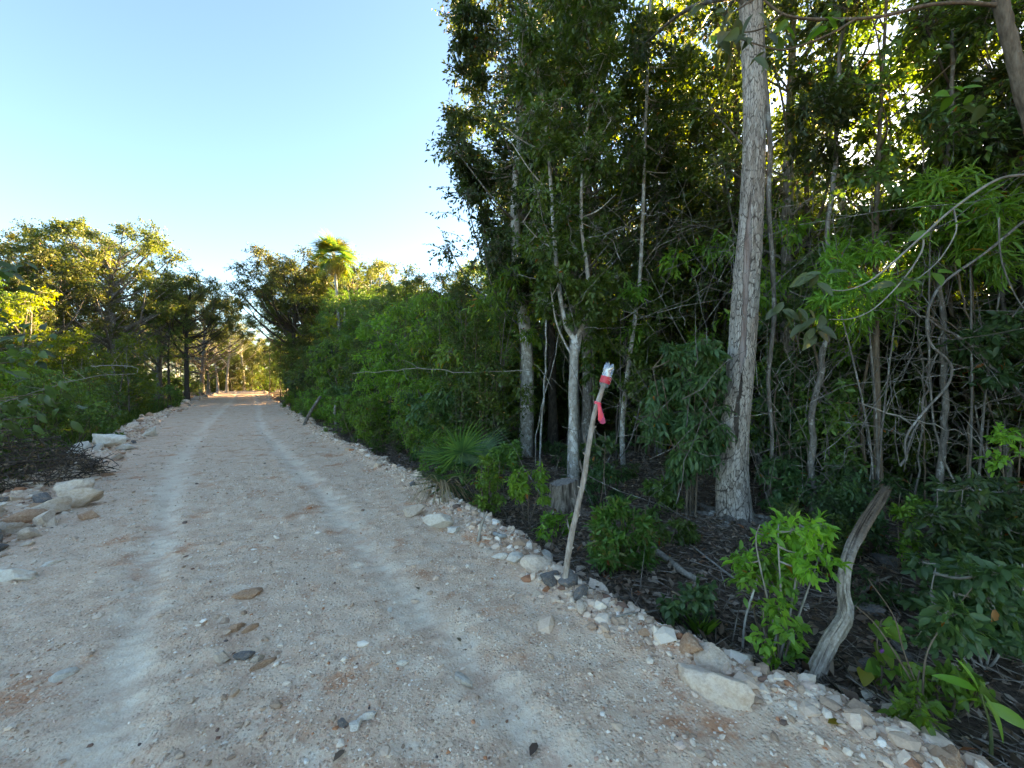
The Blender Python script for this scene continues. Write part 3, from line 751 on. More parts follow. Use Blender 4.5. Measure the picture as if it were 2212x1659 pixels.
# ------------------------------------------------------------------ left side of the road
pl('spreadA', 'roadside_tree', 'broad crowned tree, tallest on the left, its right half sunlit', 'tree', 235, 25, .3, 1.02)
pl('spreadB', 'roadside_tree', 'dark crowned tree at the far left behind the big sunlit one', 'tree', 130, 27, 1.9, 1.0)
pl('spreadB', 'roadside_tree', 'tree with lichen spotted trunk at the left road edge', 'tree', 404, 29, 2.6, .82)
pl('spreadA', 'roadside_tree', 'tree behind the spotted trunk tree, leaning over the road', 'tree', 345, 33, 4.0, .92)
pl('ovalB', 'roadside_tree', 'slim trunked tree between the big sunlit tree and the spotted trunk', 'tree', 366, 27, 1.0, .72)
pl('paleT', 'roadside_tree', 'golden lit tree at the far left bend of the road', 'tree', 490, 50, .5, .78)
pl('spreadA', 'roadside_tree', 'small far tree left of the golden lit one', 'tree', 450, 54, 1.5, .75)
rng = np.random.default_rng(33)
for i in range(44):
    uu = rng.uniform(14, 75); vv = -rng.uniform(8, 20)
    x, y = uv2xy(uu, vv)
    plant(rng.choice(['fillA', 'fillB', 'ovalB', 'spreadA', 'fillB']), 'forest_tree', 'tree standing deep in the wood left of the road', 'tree', x, y, rng.random() * 6.3, rng.uniform(.62, .9), 'trees in the wood left of the road')
for i in range(34):
    uu = 9 + 50 * rng.random() ** 1.3; vv = float(edge_l(uu)) - rng.uniform(1.0, 4.2)
    x, y = uv2xy(uu, vv)
    plant(rng.choice(['bushA', 'bushB', 'bushA', 'bushC', 'bushD']), 'roadside_bush', 'green bush in the thicket along the left verge', 'bush', x, y, rng.random() * 6.3, rng.uniform(.3, .58) if uu < 20 else rng.uniform(.45, .8), 'bushes along the left verge')
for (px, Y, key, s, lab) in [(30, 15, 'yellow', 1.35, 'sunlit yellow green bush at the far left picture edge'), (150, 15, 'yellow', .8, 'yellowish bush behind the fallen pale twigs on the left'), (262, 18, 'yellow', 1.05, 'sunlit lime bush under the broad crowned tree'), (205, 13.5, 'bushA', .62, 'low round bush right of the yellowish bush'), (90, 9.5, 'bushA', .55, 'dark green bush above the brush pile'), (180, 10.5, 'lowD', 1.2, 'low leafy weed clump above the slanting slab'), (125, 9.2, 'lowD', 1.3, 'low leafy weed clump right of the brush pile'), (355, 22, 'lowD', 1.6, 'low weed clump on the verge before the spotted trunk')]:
    pl(key, 'roadside_bush', lab, 'bush', px, Y, px * .1, s)

# ------------------------------------------------------------------ far end of the road
for i in range(48):
    uu = rng.uniform(73, 115); vv = rng.uniform(-14, 14)
    if abs(vv + .2) < 3.0 and uu < 79: continue
    x, y = uv2xy(uu, vv)
    plant(rng.choice(['slimA', 'paleT', 'spreadB', 'ovalB', 'paleT']), 'distant_tree', 'slender distant tree beyond the crest of the road', 'tree', x, y, rng.random() * 6.3, rng.uniform(.8, 1.1), 'distant trees beyond the road crest')
for i in range(30):
    uu = rng.uniform(78, 96); vv = -9 + 18 * (i + rng.random()) / 30
    x, y = uv2xy(uu, vv)
    plant(rng.choice(['bushD', 'bushA', 'fillB']), 'distant_bush', 'dark bush closing the view beyond the road crest', 'bush', x, y, rng.random() * 6.3, rng.uniform(1.0, 1.5), 'bushes beyond the road crest')

# ------------------------------------------------------------------ right side, middle distance
pl('spreadB', 'roadside_tree', 'dark layered tree right of the road gap, reaching left over the road', 'tree', 632, 34, .8, 1.12)
pl('spreadA', 'roadside_tree', 'dark spreading tree behind the layered one', 'tree', 660, 42, 2.2, 1.15)
pl('slimA', 'roadside_tree', 'thin dark trunked tree right at the road gap', 'tree', 583, 46, 1.0, .95)
pl('slimB', 'roadside_tree', 'second thin tree right of the road gap', 'tree', 606, 40, 2.0, 1.05)
pl('paleT', 'roadside_tree', 'pale limbed sparse tree right of the tall fan palm', 'tree', 805, 31, .6, .98)
pl('ovalA', 'roadside_tree', 'round topped dark tree right of the pale limbed tree', 'tree', 905, 30, .6, .92)
pl('ovalB', 'roadside_tree', 'dark tree between the round topped one and the tall forest edge', 'tree', 985, 28, 1.6, .82)
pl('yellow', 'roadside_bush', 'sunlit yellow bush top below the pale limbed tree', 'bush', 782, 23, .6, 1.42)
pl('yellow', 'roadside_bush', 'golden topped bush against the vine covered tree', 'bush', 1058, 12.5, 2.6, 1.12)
rng = np.random.default_rng(44)
for (px, Y, key, s, lab) in [
    (655, 26, 'bushA', 1.15, 'green bush nearest the road gap on the right'), (705, 22, 'bushD', 1.4, 'wispy green bush right of the road gap'),
    (745, 19, 'bushB', 1.0, 'bright green bush left of the slanting dead post'), (800, 17, 'bushA', 1.15, 'tall green bush behind the slanting dead post'),
    (850, 15, 'bushD', 1.25, 'wispy bush below the sunlit yellow bush'), (895, 13, 'bushB', 1.05, 'tall light green bush in the middle of the hedge'),
    (960, 11.5, 'bushC', .98, 'wispy narrow leaved bush right of the light green one'), (1010, 10.5, 'bushA', .95, 'light green bush before the golden topped bush'),
    (1065, 10, 'bushC', .92, 'narrow leaved bush left of the shaggy trunk'), (760, 15, 'bushA', .72, 'round small leafed bush on the verge of the hedge'),
    (700, 20, 'bushA', .8, 'dense bush at the foot of the wispy bush by the gap'), (830, 12.5, 'bushB', .55, 'low bright bush at the hedge foot'),
    (880, 10, 'bushB', .46, 'low fern green bush spilling toward the road'), (940, 8.8, 'lowK', 1.3, 'low bright bush behind the dried fronds'),
    (985, 8.4, 'bushA', .55, 'rounded green bush behind the fan palm sapling'), (1045, 8.3, 'bushA', .62, 'dense green bush left of the shaggy trunk foot'),
    (800, 13.5, 'lowD', 1.3, 'low weed clump on the verge before the hedge'), (720, 18, 'lowD', 1.6, 'low weed clump near the slanting dead post')]:
    pl(key, 'roadside_bush', lab, 'bush', px, Y, px * .17, s)
for i in range(22):
    uu = rng.uniform(10, 60); vv = rng.uniform(6, 15)
    x, y = uv2xy(uu, vv)
    if x > -1.6: continue
    plant(rng.choice(['bushA', 'bushC', 'bushB', 'bushD']), 'hedge_bush', 'green bush deep in the hedge right of the road', 'bush', x, y, rng.random() * 6.3, rng.uniform(.9, 1.3), 'bushes deep in the right hedge')
for i in range(16):
    uu = 30 + 42 * (i + rng.random()) / 16; vv = float(edge_r(uu)) + rng.uniform(1.6, 4.0)
    x, y = uv2xy(uu, vv)
    plant(rng.choice(['fillA', 'fillB']), 'roadside_tree', 'bushy young tree added to shade the far road crest', 'tree', x, y, rng.random() * 6.3, rng.uniform(.75, 1.0), 'young trees along the far right verge')
for i in range(30):
    uu = 6.5 + 26 * ((i + rng.random()) / 30) ** 1.2; vv = float(edge_r(uu)) + rng.uniform(.45, 1.5)
    x, y = uv2xy(uu, vv)
    plant(rng.choice(['low', 'lowD', 'low']), 'verge_weed', 'low leafy weed clump spilling over the right verge', 'weed', x, y, rng.random() * 6.3, rng.uniform(.6, 1.25), 'weeds along the right verge')
pl('spreadA', 'roadside_tree', 'leafy spreading tree just left of the tall fan palm', 'tree', 690, 37, 3.3, 1.08)
pl('spreadB', 'roadside_tree', 'dark spreading tree right behind the tall fan palm', 'tree', 768, 34, 5.1, 1.06)
pl('spreadA', 'roadside_tree', 'spreading tree closing the left side of the road gap', 'tree', 436, 43, 5.5, .98)
for (px, Y, s_, key, lab) in [(1135, 9.6, 1.05, 'ovalA', 'dense dark tree right behind the shaggy vine draped trunk'), (1195, 10.4, 1.08, 'ovalB', 'dense tree seen between the shaggy and the forked trunk'), (1241, 9.3, 1.0, 'ovalA', 'dense dark tree right behind the forked pale trunk'), (1352, 10.5, .8, 'ovalB', 'dense tree between the forked trunk and the knobbly pole'), (1425, 9.2, .66, 'ovalA', 'dense dark tree behind the drooping shrub'), (1500, 10.8, .62, 'ovalB', 'dense tree left of the big plated trunk'), (1560, 9.5, .8, 'ovalA', 'dense dark tree close left behind the big plated trunk')]:
    pl(key, 'forest_tree', lab, 'tree', px, Y, px * .3, s_)
pl('gold_backlit', 'forest_tree', 'tall tree with a golden backlit crown above the knobbly pole', 'tree', 1425, 10.6, 1.0, 1.05)
pl('gold_backlit', 'forest_tree', 'golden backlit treetop left of the big plated trunk', 'tree', 1530, 11.8, 2.5, 1.0)
pl('gold_backlit', 'forest_tree', 'golden backlit treetop behind the shaggy trunk', 'tree', 1180, 14, 4.0, .95)
for (x, y, s_, lab) in [(-3.4, 19.0, .9, 'nearest'), (-2.0, 20.5, 1.0, 'middle'), (-4.6, 17.6, .8, 'farthest left')]:  # added out of sight to stop a sun strip crossing the road
    plant('fillA', 'forest_tree', 'added sun blocking tree hidden behind the golden topped bush, ' + lab + ' of three', 'tree', x, y, x, s_)
pl('fillA', 'roadside_tree', 'leafy young tree hiding the foot of the tall fan palm', 'tree', 738, 24.5, 1.2, .92)
for i, (x, y, s_) in enumerate([(-9.0, 26.0, .85), (-7.0, 28.5, .95), (-5.2, 29.6, 1.0), (-6.0, 25.4, .85), (-11.0, 27.5, .8), (-33.0, 64.5, 1.3), (-30.5, 66.0, 1.3), (-35.0, 63.0, 1.2), (-28.0, 62.0, 1.2), (-4.5, 22.2, .9), (-2.2, 24.5, 1.0), (-6.3, 20.6, .8), (.5, 26.0, 1.1), (-15.3, 37.6, 1.05), (-13.0, 39.8, 1.1), (-17.5, 36.0, .95), (-10.5, 41.5, 1.1)]):  # added as sun blockers for the streaks on the far road
    plant('fillA' if i % 2 else 'fillB', 'forest_tree', 'bushy tree added behind the right hedge to block sun', 'tree', x, y, i * 1.3, s_, 'bushy trees behind the right hedge')
for i in range(8):  # added to shade the sunlit crest of the road
    x, y = uv2xy(58 + 2.4 * i, 4.4 + 3.5 * rng.random())
    plant('fillA' if i % 2 else 'fillB', 'roadside_tree', 'bushy young tree added to shade the far road crest', 'tree', x, y, i * 2.1, rng.uniform(.95, 1.2), 'young trees along the far right verge')
SKY = ([560, 640, 690, 740, 800, 870, 930, 1000, 1060], [640, 575, 575, 610, 590, 600, 605, 625, 560])
for i in range(46):
    uu = rng.uniform(18, 66); vv = rng.uniform(6.5, 16)
    x, y = uv2xy(uu, vv)
    px = CXQ + x / y * FQ
    if px > 1100: continue
    h = CAM_H + (HZQ - np.interp(px, *SKY) - rng.uniform(5, 45)) / FQ * y
    key = rng.choice(['ovalA', 'ovalB', 'spreadB', 'ovalB'])
    s_ = (h + .2) / {'ovalA': 10.4, 'ovalB': 10.0, 'spreadB': 11.6}[key]
    if s_ > 1.3: continue
    plant(key, 'forest_tree', 'tree standing back in the wood behind the right hedge', 'tree', x, y, rng.random() * 6.3, s_, 'trees behind the right hedge')
# ------------------------------------------------------------------ right forest: slender trees and dark understorey
rng = np.random.default_rng(55)
def where(x, y):
    px = CXQ + x / y * FQ
    for lim, w in ((1180, ' behind the shaggy vine draped trunk'), (1320, ' behind the forked pale trunk'), (1560, ' behind the knobbly pole and drooping shrub'), (1680, ' behind the big plated trunk'), (1830, ' behind the speckled slim trunk'), (2010, ' behind the bleached snag'), (2220, ' behind the right edge tangle')):
        if px < lim: return w
    return ' beyond the right edge'
pts = []
tries = 0
while len(pts) < 46 and tries < 6000:
    tries += 1
    x = rng.uniform(-1, 24); y = rng.uniform(3.5, 24)
    u_, v_ = xy2uv(x, y)
    if v_ < 6.3 or v_ > 18 or u_ < -6: continue
    if x < -.4 + .05 * y: continue
    if x < .16 * y and y < 11 and y > 9: pass
    if any((x - a) ** 2 + (y - b) ** 2 < 1.6 for a, b in pts): continue
    pts.append((x, y))
for x, y in pts:
    d = math.hypot(x, y)
    if x / y > .75 and rng.random() < .55: continue
    key = rng.choice(['slimA', 'slimB', 'ovalA', 'ovalB', 'slimA', 'ovalB'])
    plant(key, 'forest_tree', 'unseen tree added for road shade' + where(x, y), 'tree', x, y, rng.random() * 6.3, rng.uniform(.85, 1.1), 'slender forest trees' + where(x, y))
pts = []
tries = 0
while len(pts) < 84 and tries < 8000:
    tries += 1
    x = rng.uniform(-.5, 19); y = rng.uniform(4.0, 19)
    u_, v_ = xy2uv(x, y)
    if v_ < 7.4 or v_ > 16 or u_ < -4 or x < .02 * y: continue
    if any((x - a) ** 2 + (y - b) ** 2 < .8 for a, b in pts): continue
    pts.append((x, y))
for x, y in pts:
    plant(rng.choice(['bushD', 'bushD', 'bushA', 'bushC']), 'understorey_bush', 'dark understorey bush' + where(x, y), 'bush', x, y, rng.random() * 6.3, rng.uniform(.75, 1.2), 'understorey bushes' + where(x, y))
for i in range(24):  # deep growth added to stop low sun reaching the road
    uu = -3 + 19 * (i + rng.random()) / 24; vv = rng.uniform(12.5, 20)
    x, y = uv2xy(uu, vv)
    plant(rng.choice(['fillB', 'fillA', 'bushD']), 'understorey_bush', 'dark understorey bush' + where(x, y), 'bush', x, y, rng.random() * 6.3, rng.uniform(.85, 1.15), 'understorey bushes' + where(x, y))
for i in range(12):  # nearer growth added against sun flecks on the near road
    uu = -2 + 9 * (i + rng.random()) / 12; vv = rng.uniform(8.5, 12)
    x, y = uv2xy(uu, vv)
    plant(rng.choice(['fillB', 'bushD']), 'understorey_bush', 'dark understorey bush' + where(x, y), 'bush', x, y, rng.random() * 6.3, rng.uniform(.75, .95), 'understorey bushes' + where(x, y))
for i in range(22):  # added below the skyline to block sun bands on the road
    uu = 13 + 34 * (i + rng.random()) / 22; vv = rng.uniform(6.5, 13)
    x, y = uv2xy(uu, vv); px = CXQ + x / y * FQ
    h = CAM_H + (HZQ - (np.interp(px, *SKY) if px < 1060 else 480) - rng.uniform(8, 40)) / FQ * y
    plant(rng.choice(['fillA', 'fillB']), 'forest_tree', 'bushy tree added behind the right hedge to block sun', 'tree', x, y, rng.random() * 6.3, min(1.3, (h + .2) / 8.2), 'bushy trees behind the right hedge')
for i in range(44):
    uu = -1 + 10 * rng.random(); vv = rng.uniform(3.6, 7.6)
    x, y = uv2xy(uu, vv); px = CXQ + x / max(y, .1) * FQ
    if y < 2.2 or (1400 < px < 1760 and vv < 6.3) or (vv < 4.6 and uu < 6): continue
    key = rng.choice(['lowD', 'lowK', 'lowK'])
    plant(key, 'floor_seedling', 'low dark seedling clump on the litter' + where(x, y).replace('behind', 'near'), 'seedling', x, y, rng.random() * 6.3, rng.uniform(.28, .6), 'seedlings' + where(x, y).replace('behind', 'near'))
for i, (px, Y) in enumerate([(655, 25), (690, 20.5), (728, 18.5), (775, 15.2), (818, 14), (862, 12.2), (905, 11.2), (950, 10.2), (1000, 9.4), (1030, 9.0), (1085, 9.2)]):
    plant('slimB', 'hedge_sapling', 'thin bare stemmed sapling rising through the hedge', 'sapling', (px - CXQ) / FQ * Y, Y, i * 1.7, .42 + .05 * (i % 3), 'thin saplings in the hedge', ('stem', 'foliage'))
# unseen trees added beside and behind the camera's right to shade the road
for i in range(12):
    uu = -9 + i * .7 + rng.random(); vv = rng.uniform(8, 20) if uu > -1 else rng.uniform(5, 16)
    x, y = uv2xy(uu, vv)
    plant(rng.choice(['ovalA', 'ovalB']), 'forest_tree', 'unseen tree added for road shade' + where(x, max(y, .5)), 'tree', x, y, rng.random() * 6.3, 1.05, 'slender forest trees' + where(x, max(y, .5)))

# ================================================================== named trees of the right forest edge
def poly(ptsq, Y, n=5):
    """curve through (px, py[, dY]) points at depth Y"""
    P = [Q(p[0], p[1], Y + (p[2] if len(p) > 2 else 0)) for p in ptsq]
    return cat(np.array(P), n)

# --- the big plated trunk
base = B(1586, 1118); YH = base[1]
def hero():
    py = np.array([1135, 1110, 1060, 1000, 900, 800, 700, 600, 500, 400, 300, 200, 100, 0, -120, -500])
    px = np.array([1588, 1588, 1584, 1583, 1590, 1600, 1606, 1612, 1620, 1625, 1629, 1628, 1624, 1620, 1618, 1622])
    wd = np.array([104, 90, 82, 76, 68, 64, 63, 61, 56, 54, 52, 51, 50, 49, 47, 34])
    zs = CAM_H + (HZQ - py) / FQ * YH; xs = (px - CXQ) / FQ * YH; rs = wd / FQ * YH * .39
    K = 216
    z = np.concatenate([np.arange(base[2] - .12, 6.9, .0125), np.linspace(6.95, zs[-1], 30)])
    cx = np.interp(z, zs, xs); rr = np.interp(z, zs, rs)
    ker = np.ones(25) / 25
    cx = np.convolve(np.pad(cx, 12, 'edge'), ker, 'valid'); rr = np.convolve(np.pad(rr, 12, 'edge'), ker, 'valid')
    th = np.linspace(0, 2 * PI, K, endpoint=False) + PI / 2       # seam at the far side
    Zg, Tg = np.meshgrid(z, th, indexing='ij')
    R = np.repeat(rr[:, None], K, 1)
    zz = Zg - base[2]
    R = R * (1 + .20 * np.exp(-np.clip(zz, 0, 9) / .16) * (0.4 + .6 * np.sin(Tg * 4 + .6)) + .05 * np.sin(Tg * 3 + Zg * .8) + .03 * np.sin(Tg * 2 - Zg * 1.3))
    arc = (Tg - PI / 2) * .22
    wx = arc + .012 * fbm(arc * 14, Zg * 10, 3, 3); wz = Zg + .02 * fbm(arc * 10, Zg * 10, 2, 8)
    low = 1 - sstep(.4, 1.5, zz)
    wx = wx + .016 * fbm(Zg * 5, arc * 9, 3, 5); wz = wz + .05 * fbm(arc * 12, Zg * 4, 3, 25)
    f1, f2, cid = cells(wx / (.040 - .008 * low), wz / (.10 - .03 * low), 3, 1.0)
    g1, g2, gid = cells(wx / .085 + 40, wz / .30, 13, 1.0)
    crack = np.maximum(.85 * (1 - sstep(.0, .17, f2 - f1)), 1 - sstep(.0, .10, g2 - g1))
    crack = crack * (.75 + .5 * fbm(arc * 8, Zg * 4, 3, 51)).clip(0, 1)
    R = R + .006 * fbm(arc * 34 + 2 * fbm(Zg * 3, arc, 2, 2), Zg * 2.2, 3, 29)
    R = R + .007 * (1 - crack) * (1 + .6 * low) + .008 * (cid - .5) * (1 - crack) + .004 * fbm(arc * 60, Zg * 25, 3, 12)
    # heartwood scar on the left front, with a dark hollow below
    front = (Tg - (PI * 1.5 - .55)); front = (front + PI) % (2 * PI) - PI
    wv = (.34 + .25 * fbm(Zg * 2.2, Zg * 0 + 1, 3, 4) + .22 * fbm(Zg * 11, front * 3, 3, 6) + .12 * (cid - .5)) * sstep(1.6, 2.0, Zg) * (1 - sstep(3.2, 4.1, Zg))
    scar = (np.abs(front + .08 * np.sin(Zg * 2.1)) < wv * .62)
    hol = (np.abs(front - .10 - .05 * np.sin(Zg * 9)) < (.15 + .22 * fbm(Zg * 9, front * 4, 3, 9)) * sstep(.75, 1.0, Zg) * (1 - sstep(1.5, 1.72, Zg)))
    R = np.where(scar, R - .018, R); R = np.where(hol, R - .05, R)
    mask = np.clip(crack, 0, 1); mask = np.where(scar, 2.0, mask); mask = np.where(hol, 1.0, mask)
    X = cx[:, None] + R * np.cos(Tg); Y = YH + R * np.sin(Tg)
    V = np.stack([X, Y, Zg], -1).reshape(-1, 3)
    n = len(z); i = np.arange(n - 1)[:, None] * K; j = np.arange(K)[None]; j2 = (j + 1) % K
    F = np.stack([i + j, i + j2, i + K + j2, i + K + j], -1).reshape(-1, 4)
    return V, F, cid.ravel(), mask.ravel(), cx, z
V, F, c_, m_, hx, hz = hero()
t = thing('forest_tree', 'big tree with thick pale plated bark and a long bark scar', 'tree', tuple(base))
off = np.array([base[0], base[1], base[2]])
ob('trunk', Geo().add(V - off, F, c_, m_).mesh('trunk', BK_HERO), t)
rng = np.random.default_rng(7)
g = Geo()
for a in (-.3, .5, 1.25, 2.2, 2.9, 3.9, 4.6, 5.4):
    L = rng.uniform(.5, .95); P = []
    for q in np.linspace(0, 1, 7):
        aa = a + .5 * q * rng.normal() * .5
        x = base[0] + math.cos(aa) * (.20 + L * q); y = base[1] + math.sin(aa) * (.20 + L * q)
        P.append([x, y, float(surf(x, y)) + .05 * (1 - q) ** 2 - .03])
    add_tube(g, cat(np.array(P), 3) - off, np.linspace(.06, .012, 19), 8, wob=.08, rng=rng)
ob('roots', g.mesh('roots', BK_GREY), t)
gl, gt = Geo(), Geo()
top = np.array([np.interp(7.2, hz, hx), YH, 7.2])
cs, rs = [], []
for i in range(34):
    a = i * 2.4; r = rng.uniform(.5, 3.0); z = rng.uniform(6.7, 10.6)
    c = np.array([top[0] + math.cos(a) * r, top[1] + math.sin(a) * r, z]); cs.append(c - off); rs.append(rng.uniform(.6, 1.0))
    b = np.array([np.interp(z - 1.0, hz, hx), YH, max(6.3, z - 1.2)])
    Cb = cat(np.vstack([b, b * .5 + c * .5 + [0, 0, .2], c]), 4) - off
    add_tube(gt, Cb, np.linspace(.05, .015, len(Cb)), 6)
foliage(gl, gt, cs, rs, 26, 13, .13, .48, rng)
# companion liana trunk climbing its right flank
add_tube(gt, poly([(1655, 1105, .25), (1668, 960, .2), (1660, 820, .15), (1672, 690, .12), (1668, 560, .1), (1660, 430), (1664, 330), (1658, 240), (1650, 150, -.05), (1645, 60), (1640, -60)], YH - .05) - off, np.linspace(.022, .036, 51), 8, wob=.12, rng=rng)
ob('limbs', gt.mesh('limbs', BK_GREY), t)
ob('crown', gl.mesh('crown', L_DARK), t)

def stem_tree(name, label, curves, leaf, bark, clumps, L=.12, asp=.48, ntw=24, nlf=12, seed=0, shape='d', cat_='tree', parts=('trunk', 'crown'), droop=.35, k=8, twr=.005, wob=.06, group=None, tint=0.0):
    """tree from explicit stem curves [(pts Nx3, r0, r1)] and clumps [(centre, radius)]"""
    rng = np.random.default_rng(seed)
    b = np.array(curves[0][0][0])
    t = thing(name, label, cat_, tuple(b), group=group)
    gt, gl = Geo(), Geo()
    for P, r0, r1 in curves:
        P = np.asarray(P)
        add_tube(gt, P - b, np.linspace(r0, r1, len(P)), k, wob=wob, rng=rng)
    if clumps:
        allp = np.vstack([np.asarray(c[0]) for c in curves])
        for c, r in clumps:
            dd = np.linalg.norm(allp - c, axis=1) + np.where(allp[:, 2] > c[2] + .1, 1.0, 0)
            a = allp[np.argmin(dd)]
            Cb = cat(np.vstack([a, a * .5 + c * .5 + [0, 0, -.06 * dd.min()], c]), 3)
            add_tube(gt, Cb - b, np.linspace(.006 + .009 * min(dd.min(), 1.5), .004, len(Cb)), 4)
        foliage(gl, gt, [c - b for c, r in clumps], [r for c, r in clumps], ntw, nlf, L, asp, rng, droop, shape, .85, twr, tint=tint)
    ob(parts[0], gt.mesh(parts[0], bark), t)
    if clumps:
        ob(parts[1], gl.mesh(parts[1], leaf), t)
    return t
def base_curve(ptsq, n=5, dY=0.0):
    """first point is the foot on the ground"""
    p0 = B(ptsq[0][0], ptsq[0][1]); Y = p0[1]
    P = [p0 - [0, 0, .08]] + [Q(p[0], p[1], Y + (p[2] if len(p) > 2 else 0)) for p in ptsq[1:]]
    return cat(np.array(P), n), Y

# --- shaggy trunk wrapped in vines, left edge of the tall forest
rng = np.random.default_rng(70)
C, Y2 = base_curve([(1137, 985), (1138, 900), (1140, 800), (1133, 700), (1118, 600), (1113, 480), (1118, 350), (1125, 200), (1130, 40), (1135, -160)])
cl = []
for i in range(92):
    q = i / 92
    py = 640 - 860 * q
    left = np.interp(py, [-220, 0, 120, 260, 340, 420, 500, 560, 640], [985, 965, 975, 958, 968, 1000, 1030, 1045, 1060])
    px = rng.uniform(left + 14, 1240)
    cl.append((Q(px, py + rng.normal() * 12, Y2 + rng.uniform(-.7, 1.4)), rng.uniform(.30, .62)))
for i in range(40):
    py = rng.uniform(-200, 600); left = np.interp(py, [-220, 0, 120, 260, 340, 420, 500, 560, 640], [985, 965, 975, 958, 968, 1000, 1030, 1045, 1060])
    cl.append((Q(left + rng.uniform(12, 60), py, Y2 + rng.uniform(-.6, .9)), rng.uniform(.25, .45)))
stem_tree('forest_tree', 'shaggy grey trunk draped in dark leafy vines at the forest corner', [(C, .165, .075)], L_DARK, BK_PALE, cl, .125, .46, 28, 13, 71)
# hanging sprays at its left outline
tv = thing('climbing_vine', 'thin leafy vine sprays trailing from the forest corner into the sky', 'vine', (0, 0, 0))
for px0, py0, px1, py1 in ((1010, 480, 925, 462), (1020, 540, 955, 500), (1040, 600, 960, 590), (1000, 420, 945, 335), (975, 60, 940, 20)):
    g = Geo(); g2 = Geo()
    s = Q(px0, py0, Y2); e = Q(px1, py1, Y2 - .2)
    Cc = cat(np.vstack([s, (s + e) / 2 + [0, 0, .12], e]), 5)
    add_tube(g, Cc, np.linspace(.008, .002, len(Cc)), 4)
    tt = np.linspace(.05, 1, 20)[:, None]
    pos = s + (e - s) * tt + np.array([0, 0, .1]) * np.sin(tt * PI) + rng.normal(size=(20, 3)) * .03
    add_leaves(g2, pos, rng.normal(size=(20, 3)) + [0, 0, -.5], rng.normal(size=(20, 3)) * .5 + [0, -.5, .6], .05 + .05 * rng.random(20), .03 + .02 * rng.random(20), 'd', rng.random(20))
    ob('stem', g.mesh('stem', BK_BROWN), tv); ob('foliage', g2.mesh('foliage', L_DARK), tv)

# --- forked pale trunk
C, Y3 = base_curve([(1243, 1062), (1240, 960), (1238, 860), (1240, 780), (1243, 735)])
j = C[-1]
f1 = cat(np.vstack([j, Q(1222, 700, Y3), Q(1205, 600, Y3 + .1), Q(1195, 480, Y3 + .1), Q(1185, 330, Y3 + .2), Q(1170, 200, Y3 + .2), Q(1150, 60, Y3 + .3), Q(1140, -100, Y3 + .3)]), 4)
f2 = cat(np.vstack([j, Q(1262, 690, Y3), Q(1270, 600, Y3), Q(1255, 480, Y3 + .1), Q(1262, 330, Y3 + .2), Q(1280, 180, Y3 + .2), Q(1300, 20, Y3 + .3)]), 4)
side = cat(np.vstack([Q(1236, 770, Y3), Q(1215, 730, Y3), Q(1200, 690, Y3), Q(1192, 640, Y3 - .1)]), 4)
b2 = cat(np.vstack([B(1229, 1052) - [0, 0, .05], Q(1231, 960, Y3 + .12), Q(1236, 870, Y3 + .1), Q(1248, 760, Y3 + .1), Q(1275, 620, Y3 + .1)]), 4)
br = [cat(np.vstack([Q(a, b, Y3 + .15), Q((a + c) / 2, (b + d) / 2 + 8, Y3), Q(c, d, Y3 - .1)]), 4) for a, b, c, d in ((1185, 330, 1085, 270), (1190, 420, 1100, 300), (1172, 210, 1125, 130), (1262, 330, 1320, 260), (1200, 540, 1130, 480), (1258, 470, 1330, 420))]
rng = np.random.default_rng(80)
cl = [(Q(rng.uniform(1120, 1330), rng.uniform(-140, 560), Y3 + rng.uniform(-.5, .7)), rng.uniform(.24, .44)) for _ in range(76)]
cl += [(Q(rng.uniform(1170, 1330), rng.uniform(560, 690), Y3 + rng.uniform(-.4, .5)), rng.uniform(.16, .30)) for _ in range(24)]
stem_tree('forest_tree', 'slim pale mottled trunk forking in two, standing behind the stump', [(C, .078, .068), (f1, .042, .017), (f2, .040, .017), (side, .018, .01), (b2, .038, .024)] + [(b_, .016, .005) for b_ in br], L_MID, BK_PALE, cl, .105, .46, 22, 11, 81, 'd')

# --- thin knobbly pole trunk
C, Y4 = base_curve([(1347, 1012), (1344, 950), (1347, 880), (1358, 790), (1370, 700), (1382, 600), (1388, 480), (1392, 340), (1398, 180), (1405, 0)])
cl = [(Q(rng.uniform(1340, 1500), rng.uniform(40, 420), Y4 + rng.uniform(-.4, 1.0)), rng.uniform(.25, .45)) for _ in range(34)]
cl += [(Q(rng.uniform(1380, 1500), rng.uniform(600, 700), Y4 + rng.uniform(-.2, .8)), rng.uniform(.2, .32)) for _ in range(14)]
kn = []
for i in range(14):
    p = C[4 + i * 2]; a = rng.random() * 6.3
    kn.append((np.vstack([p, p + [math.cos(a) * .05, -abs(math.sin(a)) * .06, .02], p + [math.cos(a) * .07, -abs(math.sin(a)) * .09, .04]]), .014, .006))
stem_tree('forest_tree', 'thin pale knobbly pole trunk right of the bottle stake', [(C, .056, .025)] + kn, L_MID, BK_PALE, cl, .12, .45, 22, 11, 83, 'd')

